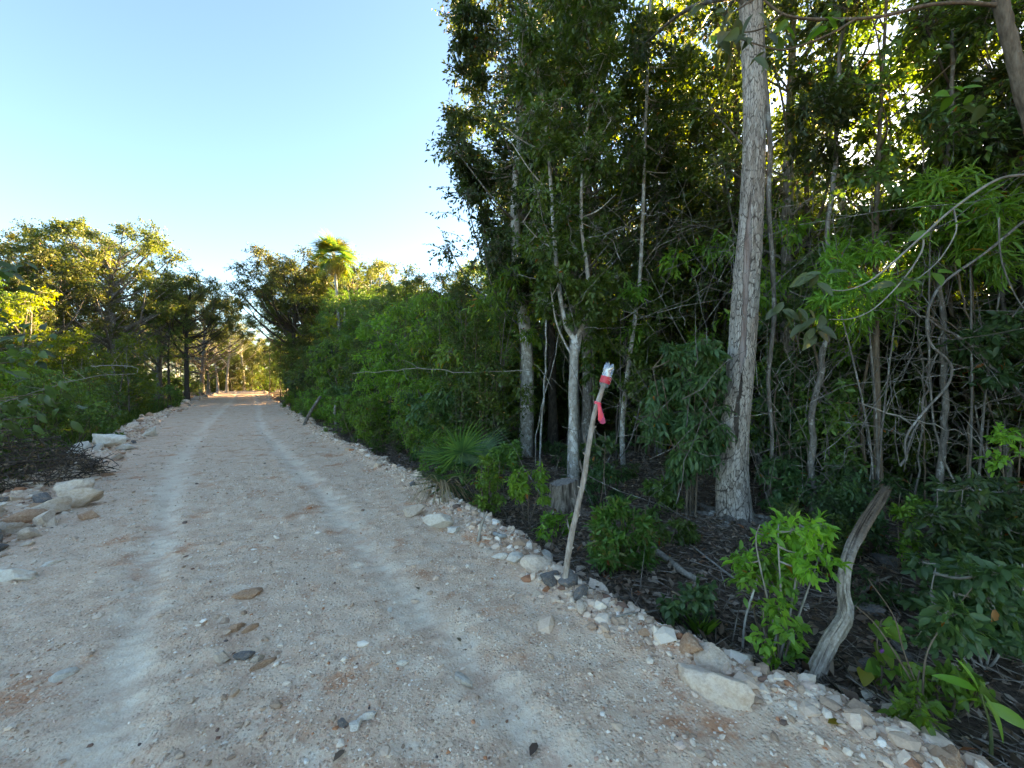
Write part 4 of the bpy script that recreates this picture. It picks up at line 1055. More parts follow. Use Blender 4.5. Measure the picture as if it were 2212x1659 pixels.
# --- other stems of the edge, each a tree of its own
STEMS = [
    ('grey speckled slim trunk right of the big plated tree', [(1756, 1120), (1750, 1010), (1752, 900), (1757, 800), (1765, 690), (1766, 560), (1772, 420), (1782, 280), (1790, 120), (1800, -60)], .040, BK_GREY, L_DARK, 14, (1700, 1860, 60, 440)),
    ('short thick mossy trunk behind the speckled slim trunk', [(1772, 1030), (1765, 950), (1757, 850), (1754, 720), (1752, 560), (1748, 380), (1745, 180)], .068, BK_DARK, L_DARK, 10, (1680, 1830, 40, 330)),
    ('leaning thin stem crossing low right of the speckled trunk', [(1862, 1090), (1848, 1020), (1830, 960), (1800, 900), (1765, 830), (1740, 740), (1728, 640)], .026, BK_BROWN, L_DARK, 6, (1690, 1780, 560, 700)),
    ('thin forked stem rising behind the snag top', [(1868, 1095), (1862, 1000), (1850, 900), (1858, 800), (1880, 690), (1895, 560), (1900, 400)], .022, BK_BROWN, L_MID, 14, (1830, 1960, 200, 520)),
    ('straight grey brown trunk near the right side', [(2022, 1140), (2024, 1010), (2030, 880), (2036, 740), (2036, 600), (2042, 440), (2050, 260), (2055, 60)], .038, BK_GREY, L_DARK, 18, (1960, 2130, 60, 470)),
    ('brown trunk leaning left in the tangle by the right edge', [(2150, 1085), (2128, 980), (2098, 880), (2076, 760), (2056, 650), (2040, 540), (2030, 400), (2010, 240)], .036, BK_BROWN, L_MID, 18, (1950, 2090, 130, 420)),
    ('upright ringed trunk close to the right edge', [(2184, 1130), (2180, 1010), (2180, 860), (2176, 700), (2176, 540), (2172, 380), (2170, 180)], .034, BK_GREY, L_DARK, 26, (2080, 2260, 60, 430)),
    ('thin trunk hugging the upright ringed trunk', [(2204, 1100), (2198, 960), (2190, 830), (2165, 700), (2140, 590), (2120, 470), (2110, 330)], .026, BK_BROWN, L_DARK, 14, (2060, 2220, 200, 460)),
    ('slim pale stem between the shaggy and the forked trunk', [(1166, 1010), (1172, 920), (1180, 820), (1186, 720), (1188, 620), (1190, 520)], .022, BK_PALE, L_MID, 10, (1150, 1240, 460, 640)),
    ('thin white stem left of the forked trunk foot', [(1158, 1005), (1160, 940), (1172, 870), (1196, 780), (1215, 690)], .014, BK_PALE, L_MID, 5, (1170, 1240, 600, 700)),
    ('slim reddish stem right of the forked pale trunk', [(1283, 990), (1282, 880), (1280, 760), (1286, 640), (1292, 520), (1288, 400)], .03, BK_BROWN, L_DARK, 14, (1240, 1360, 320, 540)),
    ('thin dark stem left of the knobbly pole trunk', [(1333, 1000), (1338, 900), (1352, 790), (1350, 690), (1345, 560)], .022, BK_DARK, L_DARK, 8, (1310, 1400, 470, 640)),
]
rng = np.random.default_rng(90)
for i, (lab, pq, r, bk, lf, nc, (x0, x1, y0, y1)) in enumerate(STEMS):
    C, Yc = base_curve(pq)
    wv_ = np.cumsum(rng.normal(size=C.shape) * [.014, .010, 0], 0); C = C + wv_ - wv_[0]
    cl = [(Q(rng.uniform(x0, x1), rng.uniform(y0 - 80, y1), Yc + rng.uniform(-.5, .7)), rng.uniform(.2, .38)) for _ in range(nc)]
    stem_tree('forest_tree', lab, [(C, r, r * .45)], lf, bk, cl, .11, .42 if i % 2 else .3, 22, 11, 200 + i, 'd')

# --- tall leafy shrub with drooping leaves in front of the dark gap
C1, Ys = base_curve([(1482, 1118), (1484, 1040), (1478, 960), (1486, 860), (1500, 760)])
cv = [(C1, .018, .007)]
rng = np.random.default_rng(100)
for a, b_ in ((1470, 1430), (1490, 1530), (1496, 1560), (1462, 1410), (1502, 1500)):
    cv.append((cat(np.vstack([B(a, 1112 + rng.normal() * 5) - [0, 0, .03], Q(a + 4, 1000, Ys), Q((a + b_) / 2, 920, Ys), Q(b_, 850 - rng.random() * 60, Ys - .1)]), 4), .014, .005))
cl = []
for i in range(54):
    q = rng.random(); py = 735 + 270 * q
    hw = np.interp(py, [730, 800, 880, 960, 1010], [38, 70, 88, 72, 40])
    cl.append((Q(1490 - 8 * q + rng.uniform(-hw, hw), py, Ys + rng.uniform(-.4, .3)), rng.uniform(.13, .24)))
stem_tree('leafy_shrub', 'tall shrub with drooping oval leaves left of the big plated tree', cv, L_BLUE, BK_BROWN, cl, .115, .36, 13, 9, 101, 'm', 'shrub', ('stem', 'foliage'), 1.1, 6, .003)
# vine mantle right of the plated trunk
cl = []
rng = np.random.default_rng(104)
for i in range(44):
    py = rng.uniform(690, 1080)
    cl.append((Q(rng.uniform(1650, 1745), py, YH + rng.uniform(.35, 1.0)), rng.uniform(.14, .26)))
C1 = cat(np.vstack([B(1690, 1090) - [0, 0, .03], Q(1685, 980, YH + .5), Q(1672, 880, YH + .5), Q(1690, 760, YH + .5), Q(1702, 640, YH + .6)]), 5)
C2 = cat(np.vstack([B(1722, 1085) - [0, 0, .03], Q(1705, 960, YH + .5), Q(1716, 820, YH + .5), Q(1730, 690, YH + .6)]), 5)
stem_tree('leafy_shrub', 'dark glossy shrub and vines right of the big plated tree', [(C1, .014, .006), (C2, .012, .006)], L_BLUE, BK_BROWN, cl, .105, .42, 14, 9, 105, 'm', 'shrub', ('stem', 'foliage'), .7, 5, .003)

# --- green sprays hanging in the right understorey
for lab, foot, box, Yf, leaf, L_, asp_, n_, sd_ in [
    ('narrow leaved bright sapling in front of the right tangle', (1900, 1130), (1780, 1960, 520, 700), 4.6, L_BRIGHT, .15, .17, 26, 401),
    ('narrow leaved green sapling high at the right edge', (2110, 1140), (1990, 2200, 380, 600), 4.4, L_BRIGHT, .16, .17, 26, 402),
    ('broad leafed shrub left of the bleached snag top', (1800, 1120), (1720, 1850, 800, 1060), 5.4, L_MID, .11, .42, 26, 403),
    ('broad leafed shrub between snag and straight trunk', (1940, 1120), (1880, 2010, 830, 1060), 5.6, L_MID, .11, .42, 26, 404),
    ('leafy sapling filling the gap behind the stake', (1310, 1030), (1260, 1420, 650, 860), 7.6, L_MID, .12, .42, 26, 405),
    ('leafy spray in front of the right edge poles', (2150, 1130), (2070, 2230, 640, 860), 4.8, L_BLUE, .11, .4, 22, 406)]:
    r_ = np.random.default_rng(sd_)
    f_ = Q(foot[0], foot[1], Yf); f_[2] = float(surf(f_[0], f_[1])) - .03
    x0, x1, y0, y1 = box
    cv = [(cat(np.vstack([f_ + [r_.normal() * .08, r_.normal() * .08, 0], f_ * .5 + Q(tx, y1, Yf) * .5 + r_.normal(size=3) * .08, Q(tx, (y0 + y1) / 2, Yf), Q(tx + r_.normal() * 15, y0, Yf)]), 4), .014, .004) for tx in np.linspace(x0 + 20, x1 - 20, 3)]
    cl = [(Q(r_.uniform(x0, x1), r_.uniform(y0, y1), Yf + r_.normal() * .3), r_.uniform(.13, .26)) for _ in range(n_)]
    stem_tree('leafy_sapling', lab, cv, leaf, BK_GREY, cl, L_, asp_, 13, 8, sd_, 'm', 'sapling', ('stem', 'foliage'), .5, 5, .003)
# --- shrubs and saplings at the forest edge, front row
def low_plant(label, px, py, cl_px, leaf, bark, L, asp, ntw, nlf, seed, shape='m', droop=.4, stems=3, name='sapling', cat_='sapling', rr=(.06, .13), dY=.12, n=14, tint=0.0):
    """cl_px: (x0, x1, y0, y1) pixel box of the foliage"""
    rng = np.random.default_rng(seed)
    p = B(px, py); Y = p[1]
    x0, x1, y0, y1 = cl_px
    cl = []
    for i in range(n):
        cl.append((Q(rng.uniform(x0, x1), y0 + (y1 - y0) * rng.random(), Y + rng.normal() * dY), rng.uniform(*rr)))
    cv = []
    for s in range(stems):
        tx = x0 + (x1 - x0) * (s + .5) / stems
        cv.append((cat(np.vstack([p + [rng.normal() * .03, rng.normal() * .03, -.03], Q(px * .6 + tx * .4, py * .5 + y1 * .5, Y), Q(tx, (y0 + y1) / 2, Y + rng.normal() * .05), Q(tx + rng.normal() * 4, y0 + 8, Y)]), 4), .009, .003))
    return stem_tree(name, label, cv, leaf, bark, cl, L, asp, ntw, nlf, seed, shape, cat_, ('stem', 'foliage'), droop, 5, .002, tint=tint)
low_plant('rounded shrub with red tinged leaves just right of the stake', 1345, 1232, (1288, 1402, 1085, 1215), L_RED, BK_BROWN, .085, .34, 12, 9, 110, stems=5, name='leafy_shrub', cat_='shrub', n=30, rr=(.07, .13), droop=.1)
low_plant('bright green sapling left of the cut stump', 1140, 1135, (1105, 1180, 1008, 1080), L_LIME, BK_BROWN, .085, .38, 10, 7, 111, stems=3, n=13, droop=.7)
low_plant('leafy weed stem rising left of the bright sapling', 1062, 1120, (1030, 1085, 990, 1100), L_BRIGHT, BK_BROWN, .06, .5, 10, 8, 112, stems=3, n=18, droop=.4)
low_plant('low dark leafed clump before the cut stump', 1200, 1165, (1175, 1230, 1115, 1160), L_BRIGHT, BK_BROWN, .07, .45, 10, 7, 113, n=8)
low_plant('light green sapling with broad leaves left of the bleached snag', 1690, 1430, (1610, 1800, 1125, 1235), L_LIME, BK_BRANCH, .075, .42, 6, 6, 114, stems=4, n=22, rr=(.06, .11), dY=.15)
low_plant('darker sprawling sapling beneath the light green one', 1640, 1400, (1600, 1720, 1190, 1270), L_BRIGHT, BK_BROWN, .065, .46, 7, 6, 115, stems=3, n=13)
low_plant('narrow leaved olive fern like plant behind the light green sapling', 1770, 1240, (1690, 1800, 1120, 1210), L_OLIVE, BK_BROWN, .12, .16, 10, 8, 116, stems=4, n=16, droop=.5)
low_plant('low weed with round leaves beside the white sapling stem', 1500, 1350, (1440, 1530, 1270, 1340), L_BLUE, BK_BROWN, .065, .6, 7, 6, 117, n=10, name='weed', cat_='weed')
low_plant('small weed with round leaves at the foot of the light sapling', 1680, 1440, (1640, 1720, 1310, 1425), L_BRIGHT, BK_BROWN, .06, .7, 6, 5, 118, 'h', n=12, name='weed', cat_='weed')
low_plant('leafy clump right of the red tinged shrub', 1440, 1175, (1415, 1500, 1130, 1170), L_MID, BK_BROWN, .08, .4, 9, 7, 119, n=10, name='weed', cat_='weed')
low_plant('green shrub at the foot of the tall drooping shrub', 1420, 1110, (1390, 1460, 1040, 1105), L_MID, BK_BROWN, .09, .4, 11, 8, 120, n=14, name='leafy_shrub', cat_='shrub')
low_plant('dark shrub at the right foot of the plated trunk', 1680, 1120, (1650, 1740, 1000, 1110), L_BLUE, BK_BROWN, .09, .4, 11, 8, 121, n=16, name='leafy_shrub', cat_='shrub')
low_plant('bluish leafy shrub filling the lower right corner', 2120, 1440, (1990, 2230, 1210, 1400), L_BLUE, BK_BRANCH, .075, .5, 10, 8, 122, stems=5, n=46, rr=(.08, .15), name='leafy_shrub', cat_='shrub', dY=.2)
low_plant('upright grey green shrub at the right edge above the corner shrub', 2130, 1330, (2010, 2230, 1050, 1220), L_BLUE, BK_GREY, .085, .36, 11, 8, 123, stems=5, n=40, rr=(.1, .18), name='leafy_shrub', cat_='shrub', dY=.2)
low_plant('small light sapling behind the snag top', 1945, 1230, (1925, 1985, 1060, 1190), L_BRIGHT, BK_BROWN, .06, .5, 8, 7, 124, stems=2, n=12)
low_plant('yellow green leaf spray at the right edge', 2190, 1250, (2140, 2225, 930, 1010), L_LIME, BK_BROWN, .07, .5, 6, 6, 125, stems=2, n=7)
low_plant('low creeping weeds on the litter in the right corner', 2040, 1545, (1960, 2130, 1440, 1560), L_BRIGHT, BK_BROWN, .055, .6, 6, 6, 126, 'h', stems=4, n=16, name='weed', cat_='weed')
low_plant('round leaved weed clump right of the snag foot', 1830, 1300, (1835, 1960, 1240, 1330), L_BLUE, BK_BROWN, .06, .5, 7, 6, 127, stems=3, n=12, name='weed', cat_='weed')
low_plant('single tall weed stalk with broad leaf right of the stake', 1300, 1105, (1285, 1330, 925, 985), L_BLUE, BK_BROWN, .12, .7, 3, 3, 128, 'h', stems=1, n=4)
low_plant('dark understorey clump between stake and knobbly trunk', 1290, 1090, (1265, 1350, 1000, 1080), L_BLUE, BK_DARK, .09, .42, 10, 8, 129, stems=4, n=16, name='leafy_shrub', cat_='shrub')
low_plant('green bush before the shaggy trunk foot', 1090, 1075, (1060, 1130, 960, 1060), L_MID, BK_BROWN, .07, .45, 12, 9, 130, stems=4, n=20, name='leafy_shrub', cat_='shrub')

# ================================================================== leaf-by-leaf foreground plants, palms, branches, stake
def leaf_mesh(name, L, W, mat, rnd, curl=.22, fold=.10, heart=False, n=7):
    """one broad leaf along +X with a folded midrib"""
    t = np.linspace(0, 1, n)
    w = W * .5 * (np.sin(PI * t ** .8) ** .75 if not heart else np.clip(1.25 * (1 - t) ** .75 * (t * 9 + .55).clip(0, 1), 0, 1))
    w[-1] = 0.0
    if not heart: w[0] = 0.004
    z = -curl * L * t ** 2
    rows = []
    for i in range(n):
        x0 = t[i] * L; lob = -.10 * L if heart and i == 0 else 0
        rows += [[x0 + lob, w[i], z[i] + fold * w[i] * 2], [x0, w[i] * .5, z[i] + fold * w[i]], [x0, 0, z[i]], [x0, -w[i] * .5, z[i] + fold * w[i]], [x0 + lob, -w[i], z[i] + fold * w[i] * 2]]
    i = np.arange(n - 1)[:, None] * 5 + np.arange(4)[None]
    F = np.stack([i, i + 5, i + 6, i + 1], -1).reshape(-1, 4)
    return Geo().add(np.array(rows), F, rnd).mesh(name, mat)
def put_leaf(parent, me, pos, ax, roll=0.0, s=1.0, face=(0, -.75, .7)):
    """a single leaf object under its plant; pos is relative to the plant's origin"""
    a = Vector(ax).normalized(); up = Vector(face)
    sd = up.cross(a).normalized(); up = a.cross(sd)
    M = Matrix((a, sd, up)).transposed().to_4x4() @ Matrix.Rotation(roll, 4, 'X')
    o = ob('leaf', me, parent)
    o.rotation_euler = M.to_euler(); o.location = pos; o.scale = (s,) * 3
    return o

# --- lime seedling, bottom right
b = B(2140, 1650); Yg = b[1]
t = thing('seedling', 'lime green seedling with long broad leaves at the bottom right', 'seedling', tuple(b))
g = Geo(); tip = Q(2120, 1500, Yg) - b
add_tube(g, cat(np.vstack([[0, 0, -.03], tip * .5 + [.02, 0, 0], tip]), 5), np.linspace(.008, .004, 11), 6)
ob('stem', g.mesh('stem', bark_mat('stem_green', (.06, .08, .03), (.11, .13, .05), (.17, .18, .08))), t)
ML = [leaf_mesh('leaf', .32, .085, L_LIME, .55, .25), leaf_mesh('leaf', .28, .08, L_LIME, .3, .3), leaf_mesh('leaf', .22, .10, L_LIME, .75, .35)]
for (px, py, dpx, dpy, dz, k, ro) in [(2110, 1490, 2030, 1450, .02, 1, .3), (2115, 1495, 2090, 1425, .0, 0, .5), (2125, 1500, 2195, 1610, -.1, 0, -.4), (2118, 1500, 2180, 1500, .08, 1, -.3), (2125, 1520, 2260, 1580, -.05, 0, .1), (2112, 1515, 2060, 1500, .1, 2, -.2)]:
    s_ = Q(px, py, Yg); e_ = Q(dpx, dpy, Yg + dz)
    put_leaf(t, ML[k], s_ - b, e_ - s_, ro, float(np.linalg.norm(e_ - s_)) / (.32, .28, .22)[k])
# --- heart leaved vine with purple flower
b = B(1902, 1490); Yv = b[1]
t = thing('vine', 'heart leaved vine with a small purple flower right of the bleached snag', 'vine', tuple(b))
g = Geo()
Cv = poly([(1902, 1492), (1905, 1440), (1895, 1390), (1905, 1340), (1925, 1345)], Yv, 6) - b
add_tube(g, Cv, np.linspace(.005, .0025, len(Cv)), 5)
Cw = poly([(1905, 1440), (1945, 1440), (1985, 1490), (2020, 1540)], Yv, 6) - b
add_tube(g, Cw, np.linspace(.004, .002, len(Cw)), 5)
ob('stem', g.mesh('stem', BK_BROWN), t)
MH = [leaf_mesh('leaf', .085, .09, L_BRIGHT, r, .3, .12, True) for r in (.3, .6, .9)]
rng = np.random.default_rng(140)
for i in range(34):
    cc = Cv if i < 20 else Cw
    c = cc[rng.integers(2, len(cc) - 1)]
    put_leaf(t, MH[i % 3], c + rng.normal(size=3) * .028, (rng.normal(), rng.normal() - .6, -.5), rng.normal() * .4, rng.uniform(.6, 1.05))
put_leaf(t, leaf_mesh('leaf', .08, .08, L_YELLOW_SUNLIT, .95, .3, .12, True), Q(1868, 1450, Yv) - b, (-.5, -.6, -.4), .2)['label'] = 'yellow leaf'
g = Geo(); n = 7; a = np.arange(n) * 2 * PI / n
add_leaves(g, np.zeros((n, 3)), np.stack([np.cos(a), -np.full(n, .7), np.sin(a)], -1), np.tile([0, -1.0, .1], (n, 1)), np.full(n, .018), np.full(n, .010), 'm', np.full(n, .5))
ob('flower', g.mesh('flower', simple('petal_purple', (.22, .06, .26), .6)), t, tuple(Q(1902, 1404, Yv - .05) - b))
# bare pale stalks of the corner shrubs
def branch(name, label, curves, bark, cat_='branch', k=7, wob=.05, seed=0, group=None):
    return stem_tree(name, label, curves, None, bark, [], seed=seed, cat_=cat_, parts=('wood', ''), k=k, wob=wob, group=group)
p = B(2030, 1560)
branch('bare_stalk', 'pale forked bare stalk leaning beside the lime seedling', [(cat(np.vstack([p - [0, 0, .03], Q(1975, 1480, p[1]), Q(1900, 1360, p[1]), Q(1850, 1310, p[1])]), 5), .006, .0025), (cat(np.vstack([Q(1985, 1495, p[1]), Q(1950, 1400, p[1]), Q(1930, 1330, p[1]), Q(1875, 1250, p[1])]), 5), .0045, .002), (cat(np.vstack([Q(1992, 1510, p[1]), Q(2000, 1420, p[1]), Q(2030, 1360, p[1]), Q(2100, 1270, p[1])]), 5), .005, .002)], BK_BROWN, 'stalk')

# --- bleached snag leaning at the road edge
b = B(1752, 1462); Yb = b[1]
rng = np.random.default_rng(150)
P = np.array([[*(b - [0, 0, .04]), 0.0496], [*Q(1790, 1390, Yb + .02), 0.0416], [*Q(1826, 1330, Yb + .08), 0.0416], [*Q(1822, 1270, Yb + .16), 0.0336], [*Q(1830, 1210, Yb + .26), 0.0376], [*Q(1862, 1140, Yb + .5), 0.0416], [*Q(1898, 1085, Yb + .85), 0.0400], [*Q(1915, 1058, Yb + 1.1), 0.0350]])
P[:, 3] *= .88
C = cat(P, 12)
K = 84; g = Geo()
Vt, Ft, _ = tube(C[:, :3] - b, C[:, 3], K, cap=False)
n = len(C); th = np.tile(np.arange(K) / K, n); sl = np.repeat(np.arange(n) / 12.0, K)
cen = np.repeat(C[:, :3] - b, K, 0); rad = Vt - cen
th = np.abs(th - .5) * 2; tw = th * 9 + sl * .35
dep = fbm(tw * 1.0, sl * .8, 4, 15) * .55 + .50 * fbm(th * 26 + sl * .8, sl * .35, 3, 19) + .25 * fbm(th * 6, sl * 2.5, 3, 23)
Vt = cen + rad * (1 + dep)[:, None]
Tn = np.repeat(unit(np.gradient(C[:, :3], axis=0)), K, 0)
jag = np.repeat(np.clip((np.arange(n) - (n - 14)) / 13.0, 0, 1), K) ** 2
Vt = Vt + Tn * (jag * (np.tile(rng.random(K), n) - .6) * .22)[:, None]
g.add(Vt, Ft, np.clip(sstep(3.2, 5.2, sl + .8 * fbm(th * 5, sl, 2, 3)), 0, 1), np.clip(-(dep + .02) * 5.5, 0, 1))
t = thing('dead_snag', 'bleached crooked dead trunk leaning at the road edge', 'snag', tuple(b))
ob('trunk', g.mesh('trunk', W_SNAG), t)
g = Geo()
for i in range(70):
    a = rng.random() * 6.3; s0 = np.array([math.cos(a) * .07, math.sin(a) * .06, rng.uniform(-.01, .05)])
    e0 = s0 + np.array([math.cos(a) * .06, math.sin(a) * .06 - .03, rng.uniform(-.09, .03)])
    add_twigs(g, s0[None], e0[None], .009)
ob('frayed_foot', g.mesh('frayed_foot', W_DEAD), t)

# --- cut stump
b = B(1217, 1098); Yp = b[1]; s = Yp / FQ
t = thing('tree_stump', 'grey cut tree stump beside the forked pale trunk', 'stump', tuple(b))
K = 72; H = 58 * s; g = Geo(); rng = np.random.default_rng(160)
zz = np.linspace(-.08, H, 26); th = np.linspace(0, 2 * PI, K, endpoint=False)
Zg, Tg = np.meshgrid(zz, th, indexing='ij')
R = 27 * s * (1 + .5 * np.exp(-np.clip(Zg, 0, 1) / .09) + .16 * np.sin(Tg * 3 + 1) * np.exp(-np.clip(Zg, 0, 1) / .3) + .45 * fbm(Tg * 3.5, Zg * 2, 3, 6) + (.5 * fbm(Tg * 7, Zg * 3, 3, 9)))
sm_ = np.clip(-fbm(Tg * 7, Zg * 3, 3, 9) * 5 - .1, 0, 1)
V = np.stack([R * np.cos(Tg), R * np.sin(Tg), Zg + (Zg > H - .02) * (.03 * np.cos(Tg) + .02 * fbm(Tg * 4, Tg * 0, 2, 3))], -1).reshape(-1, 3)
i = np.arange(25)[:, None] * K; j = np.arange(K)[None]; j2 = (j + 1) % K
g.add(V, np.stack([i + j, i + j2, i + K + j2, i + K + j], -1).reshape(-1, 4), .5, sm_.ravel())
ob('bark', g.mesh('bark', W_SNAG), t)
rim = V[-K:] * [.985, .985, 1] - [0, 0, .006]
g = Geo(); c = rim.mean(0) + [0, 0, .004]
g.add(np.vstack([rim, (rim + c) / 2, c[None]]), np.array([[k_, (k_ + 1) % K, K + (k_ + 1) % K, K + k_] for k_ in range(K)]))
g.F3.append(np.array([[K + k_, K + (k_ + 1) % K, 2 * K] for k_ in range(K)]))
ob('cut_face', g.mesh('cut_face', W_CUT), t)
P = cat(np.vstack([[.05, -.06, H * .75], [.12, -.13, H * .35], [.22, -.2, -.02]]), 6)
g = Geo(); add_tube(g, P, np.linspace(.03, .05, len(P)), 9, wob=.15, rng=rng); ob('root_buttress', g.mesh('root_buttress', W_SNAG), t)

# --- marker stake, bottle, ribbon
b = B(1216, 1262); Yk = b[1]
ks = Yk / FQ
SP = cat(np.vstack([b - [0, 0, .06], Q(1232, 1170, Yk), Q(1246, 1105, Yk), Q(1262, 1030, Yk), Q(1272, 960, Yk), Q(1284, 895, Yk), Q(1298, 850, Yk), Q(1311, 812, Yk)]), 6)
rng = np.random.default_rng(170)
t = thing('marker_stake', 'peeled wooden stake leaning at the road edge, bottle on its top', 'stake', tuple(b))
g = Geo()
rr = np.linspace(.0225, .0175, len(SP)) * (1 + .12 * fbm(np.arange(len(SP)) * .7, 2.0, 2, 3))
add_tube(g, SP - b, rr, 10, wob=.05, rng=rng)
for i in (5, 11, 16, 22, 27, 31):
    p0 = SP[i] - b; sg = 1 if i % 2 else -1
    add_tube(g, np.vstack([p0, p0 + [sg * .025, -.01, .012], p0 + [sg * .033, -.012, .02]]), [.011, .008, .004], 6)
ob('pole', g.mesh('pole', W_STAKE), t)
for i in (8, 14, 19, 24):
    g = Geo()
    add_leaves(g, (SP[i] - b + [-.022, -.015, 0])[None], np.array([[-.25, -.1, .9]]), np.array([[-.6, -.8, .1]]), np.array([.10]), np.array([.018]), 'm', np.array([.4]))
    ob('bark_strip', g.mesh('bark_strip', W_STUMP), t)
def lathe(prof, k=24, petal=None):
    th = np.linspace(0, 2 * PI, k, endpoint=False)
    prof = np.asarray(prof); n = len(prof)
    R = np.repeat(prof[:, 0:1], k, 1)
    Zl = np.repeat(prof[:, 1:2], k, 1)
    if petal is not None:
        Zl = Zl + petal[:, None] * np.cos(th * 5)[None] 
    V = np.stack([R * np.cos(th), R * np.sin(th), Zl], -1).reshape(-1, 3)
    i = np.arange(n - 1)[:, None] * k; j = np.arange(k)[None]; j2 = (j + 1) % k
    return V, np.stack([i + j, i + j2, i + k + j2, i + k + j], -1).reshape(-1, 4)
def m_pet():
    m, nt, out = mat_new('clear_plastic')
    tr = nt.nodes.new('ShaderNodeBsdfTransparent'); tr.inputs[0].default_value = (.90, .93, .95, 1)
    gl_ = nt.nodes.new('ShaderNodeBsdfGlossy'); gl_.inputs['Roughness'].default_value = .08; gl_.inputs[0].default_value = (.95, .97, 1, 1)
    df = nt.nodes.new('ShaderNodeBsdfDiffuse'); df.inputs[0].default_value = (.62, .68, .72, 1)
    lw = nt.nodes.new('ShaderNodeLayerWeight'); lw.inputs[0].default_value = .35
    m1 = nt.nodes.new('ShaderNodeMixShader'); m1.inputs[0].default_value = .35
    nt.links.new(gl_.outputs[0], m1.inputs[1]); nt.links.new(df.outputs[0], m1.inputs[2])
    m2 = nt.nodes.new('ShaderNodeMixShader')
    nt.links.new(mth(nt, 'ADD', mth(nt, 'MULTIPLY', lw.outputs['Facing'], .55), .24), m2.inputs[0])
    nt.links.new(tr.outputs[0], m2.inputs[1]); nt.links.new(m1.outputs[0], m2.inputs[2])
    nt.links.new(m2.outputs[0], out.inputs[0])
    return m
M_PET = m_pet()
bt0 = Q(1303, 838, Yk); bt1 = Q(1318, 787, Yk)
bl = float(np.linalg.norm(bt1 - bt0)); rb = 11.2 * ks
t = thing('plastic_bottle', 'clear upturned plastic bottle with a red label on the stake top', 'bottle', tuple(bt0))
d_ = Vector(bt1 - bt0).normalized(); t.rotation_euler = d_.to_track_quat('Z', 'Y').to_euler()
prof = np.array([[rb * .36, -.022], [rb * .42, 0], [rb * .8, .018], [rb, .033], [rb, .05], [rb, .082], [rb, .090], [rb * .95, .115], [rb * 1.02, bl * .74], [rb * 1.04, bl * .86], [rb * .95, bl * .94], [rb * .72, bl * 1.0], [rb * .35, bl * .965], [.001, bl * .95]])
pet = np.zeros(len(prof)); pet[-4:-1] = (.002, .011, .007)
V, F = lathe(prof, 40, pet)
ob('bottle_body', Geo().add(V, F).mesh('bottle_body', M_PET), t)
V, F = lathe(np.array([[rb + .0012, .036], [rb + .0016, .048], [rb + .0016, .080], [rb + .0012, .088]]), 40)
lb = ob('label_band', Geo().add(V, F).mesh('label_band', simple('label_red', (.62, .03, .05), .35)), t)
M_LW = simple('label_white', (.8, .78, .78), .4)
g = Geo()
for a0, a1, z0, z1, w in [(-2.7, -2.1, .076, .080, .004), (-2.05, -1.75, .058, .074, .004), (-1.72, -1.35, .074, .066, .0035), (-1.3, -.95, .060, .070, .0045), (-.9, -.55, .072, .064, .003), (-1.6, -1.0, .053, .056, .0025), (-2.9, -2.2, .066, .061, .003)]:
    tt = np.linspace(0, 1, 7); a = a0 + (a1 - a0) * tt; z = z0 + (z1 - z0) * tt + .003 * np.sin(tt * 2 * PI)
    r = rb + .0030
    V = np.concatenate([np.stack([r * np.cos(a), r * np.sin(a), z - w / 2 * np.sin(PI * (tt * .9 + .05))], -1), np.stack([r * np.cos(a), r * np.sin(a), z + w / 2 * np.sin(PI * (tt * .9 + .05))], -1)])
    g.add(V, np.array([[q, q + 1, q + 8, q + 7] for q in range(6)]))
ob('white_print', g.mesh('white_print', M_LW), lb)
V, F = lathe(np.array([[rb * .30, -.045], [rb * .44, -.045], [rb * .44, -.022], [rb * .38, -.02]]), 20)
# ribbon: a loop round the stake and a double tail
p0 = Q(1286.5, 866, Yk)
i0 = int(np.argmin(np.linalg.norm(SP - p0, axis=1))); c0 = SP[i0]; ax_ = unit(SP[i0 + 1] - SP[i0 - 1])
t = thing('ribbon', 'bright pink flagging ribbon tied round the stake below the bottle', 'ribbon', tuple(c0))
M_PINK = leaf_mat('ribbon_pink', (.85, .10, .19), (.85, .10, .19), (.85, .10, .19), (.85, .10, .19), .3, .45)
A = np.cross(ax_, [0, 1.0, 0]); A = unit(A); Bv = np.cross(ax_, A)
th = np.linspace(0, 2 * PI, 20, endpoint=False); rr_ = .0262
V = []
for hh in (-.009, -.003, .003, .009):
    V.append(A * np.cos(th)[:, None] * (rr_ + .002 * np.sin(th * 3 + hh * 300)[:, None]) + Bv * np.sin(th)[:, None] * rr_ + ax_ * hh)
V = np.concatenate(V); i = np.arange(3)[:, None] * 20; j = np.arange(20)[None]; j2 = (j + 1) % 20
ob('loop', Geo().add(V, np.stack([i + j, i + j2, i + 20 + j2, i + 20 + j], -1).reshape(-1, 4), .5).mesh('loop', M_PINK), t)
for k_, (x0, x1, zl, wd) in enumerate(((.008, .030, -.145, .044), (.000, .016, -.128, .036))):
    tt = np.linspace(0, 1, 10); g = Geo(); rows = []
    for q in tt:
        cx = x0 + (x1 - x0) * q; cy_ = -.030 - .006 * k_ + .006 * math.sin(q * 5 + k_ * 2); w = .014 + (wd - .014) * min(1, q * 1.3)
        rows += [[cx - w / 2, cy_, zl * q], [cx, cy_ - .004, zl * q - .004 * q * 2], [cx + w / 2, cy_ + .002, zl * q + (.01 * q if k_ else 0)]]
    i = np.arange(9)[:, None] * 3 + np.arange(2)[None]
    ob('tail', g.add(np.array(rows), np.stack([i, i + 3, i + 4, i + 1], -1).reshape(-1, 4), .5).mesh('tail', M_PINK), t)

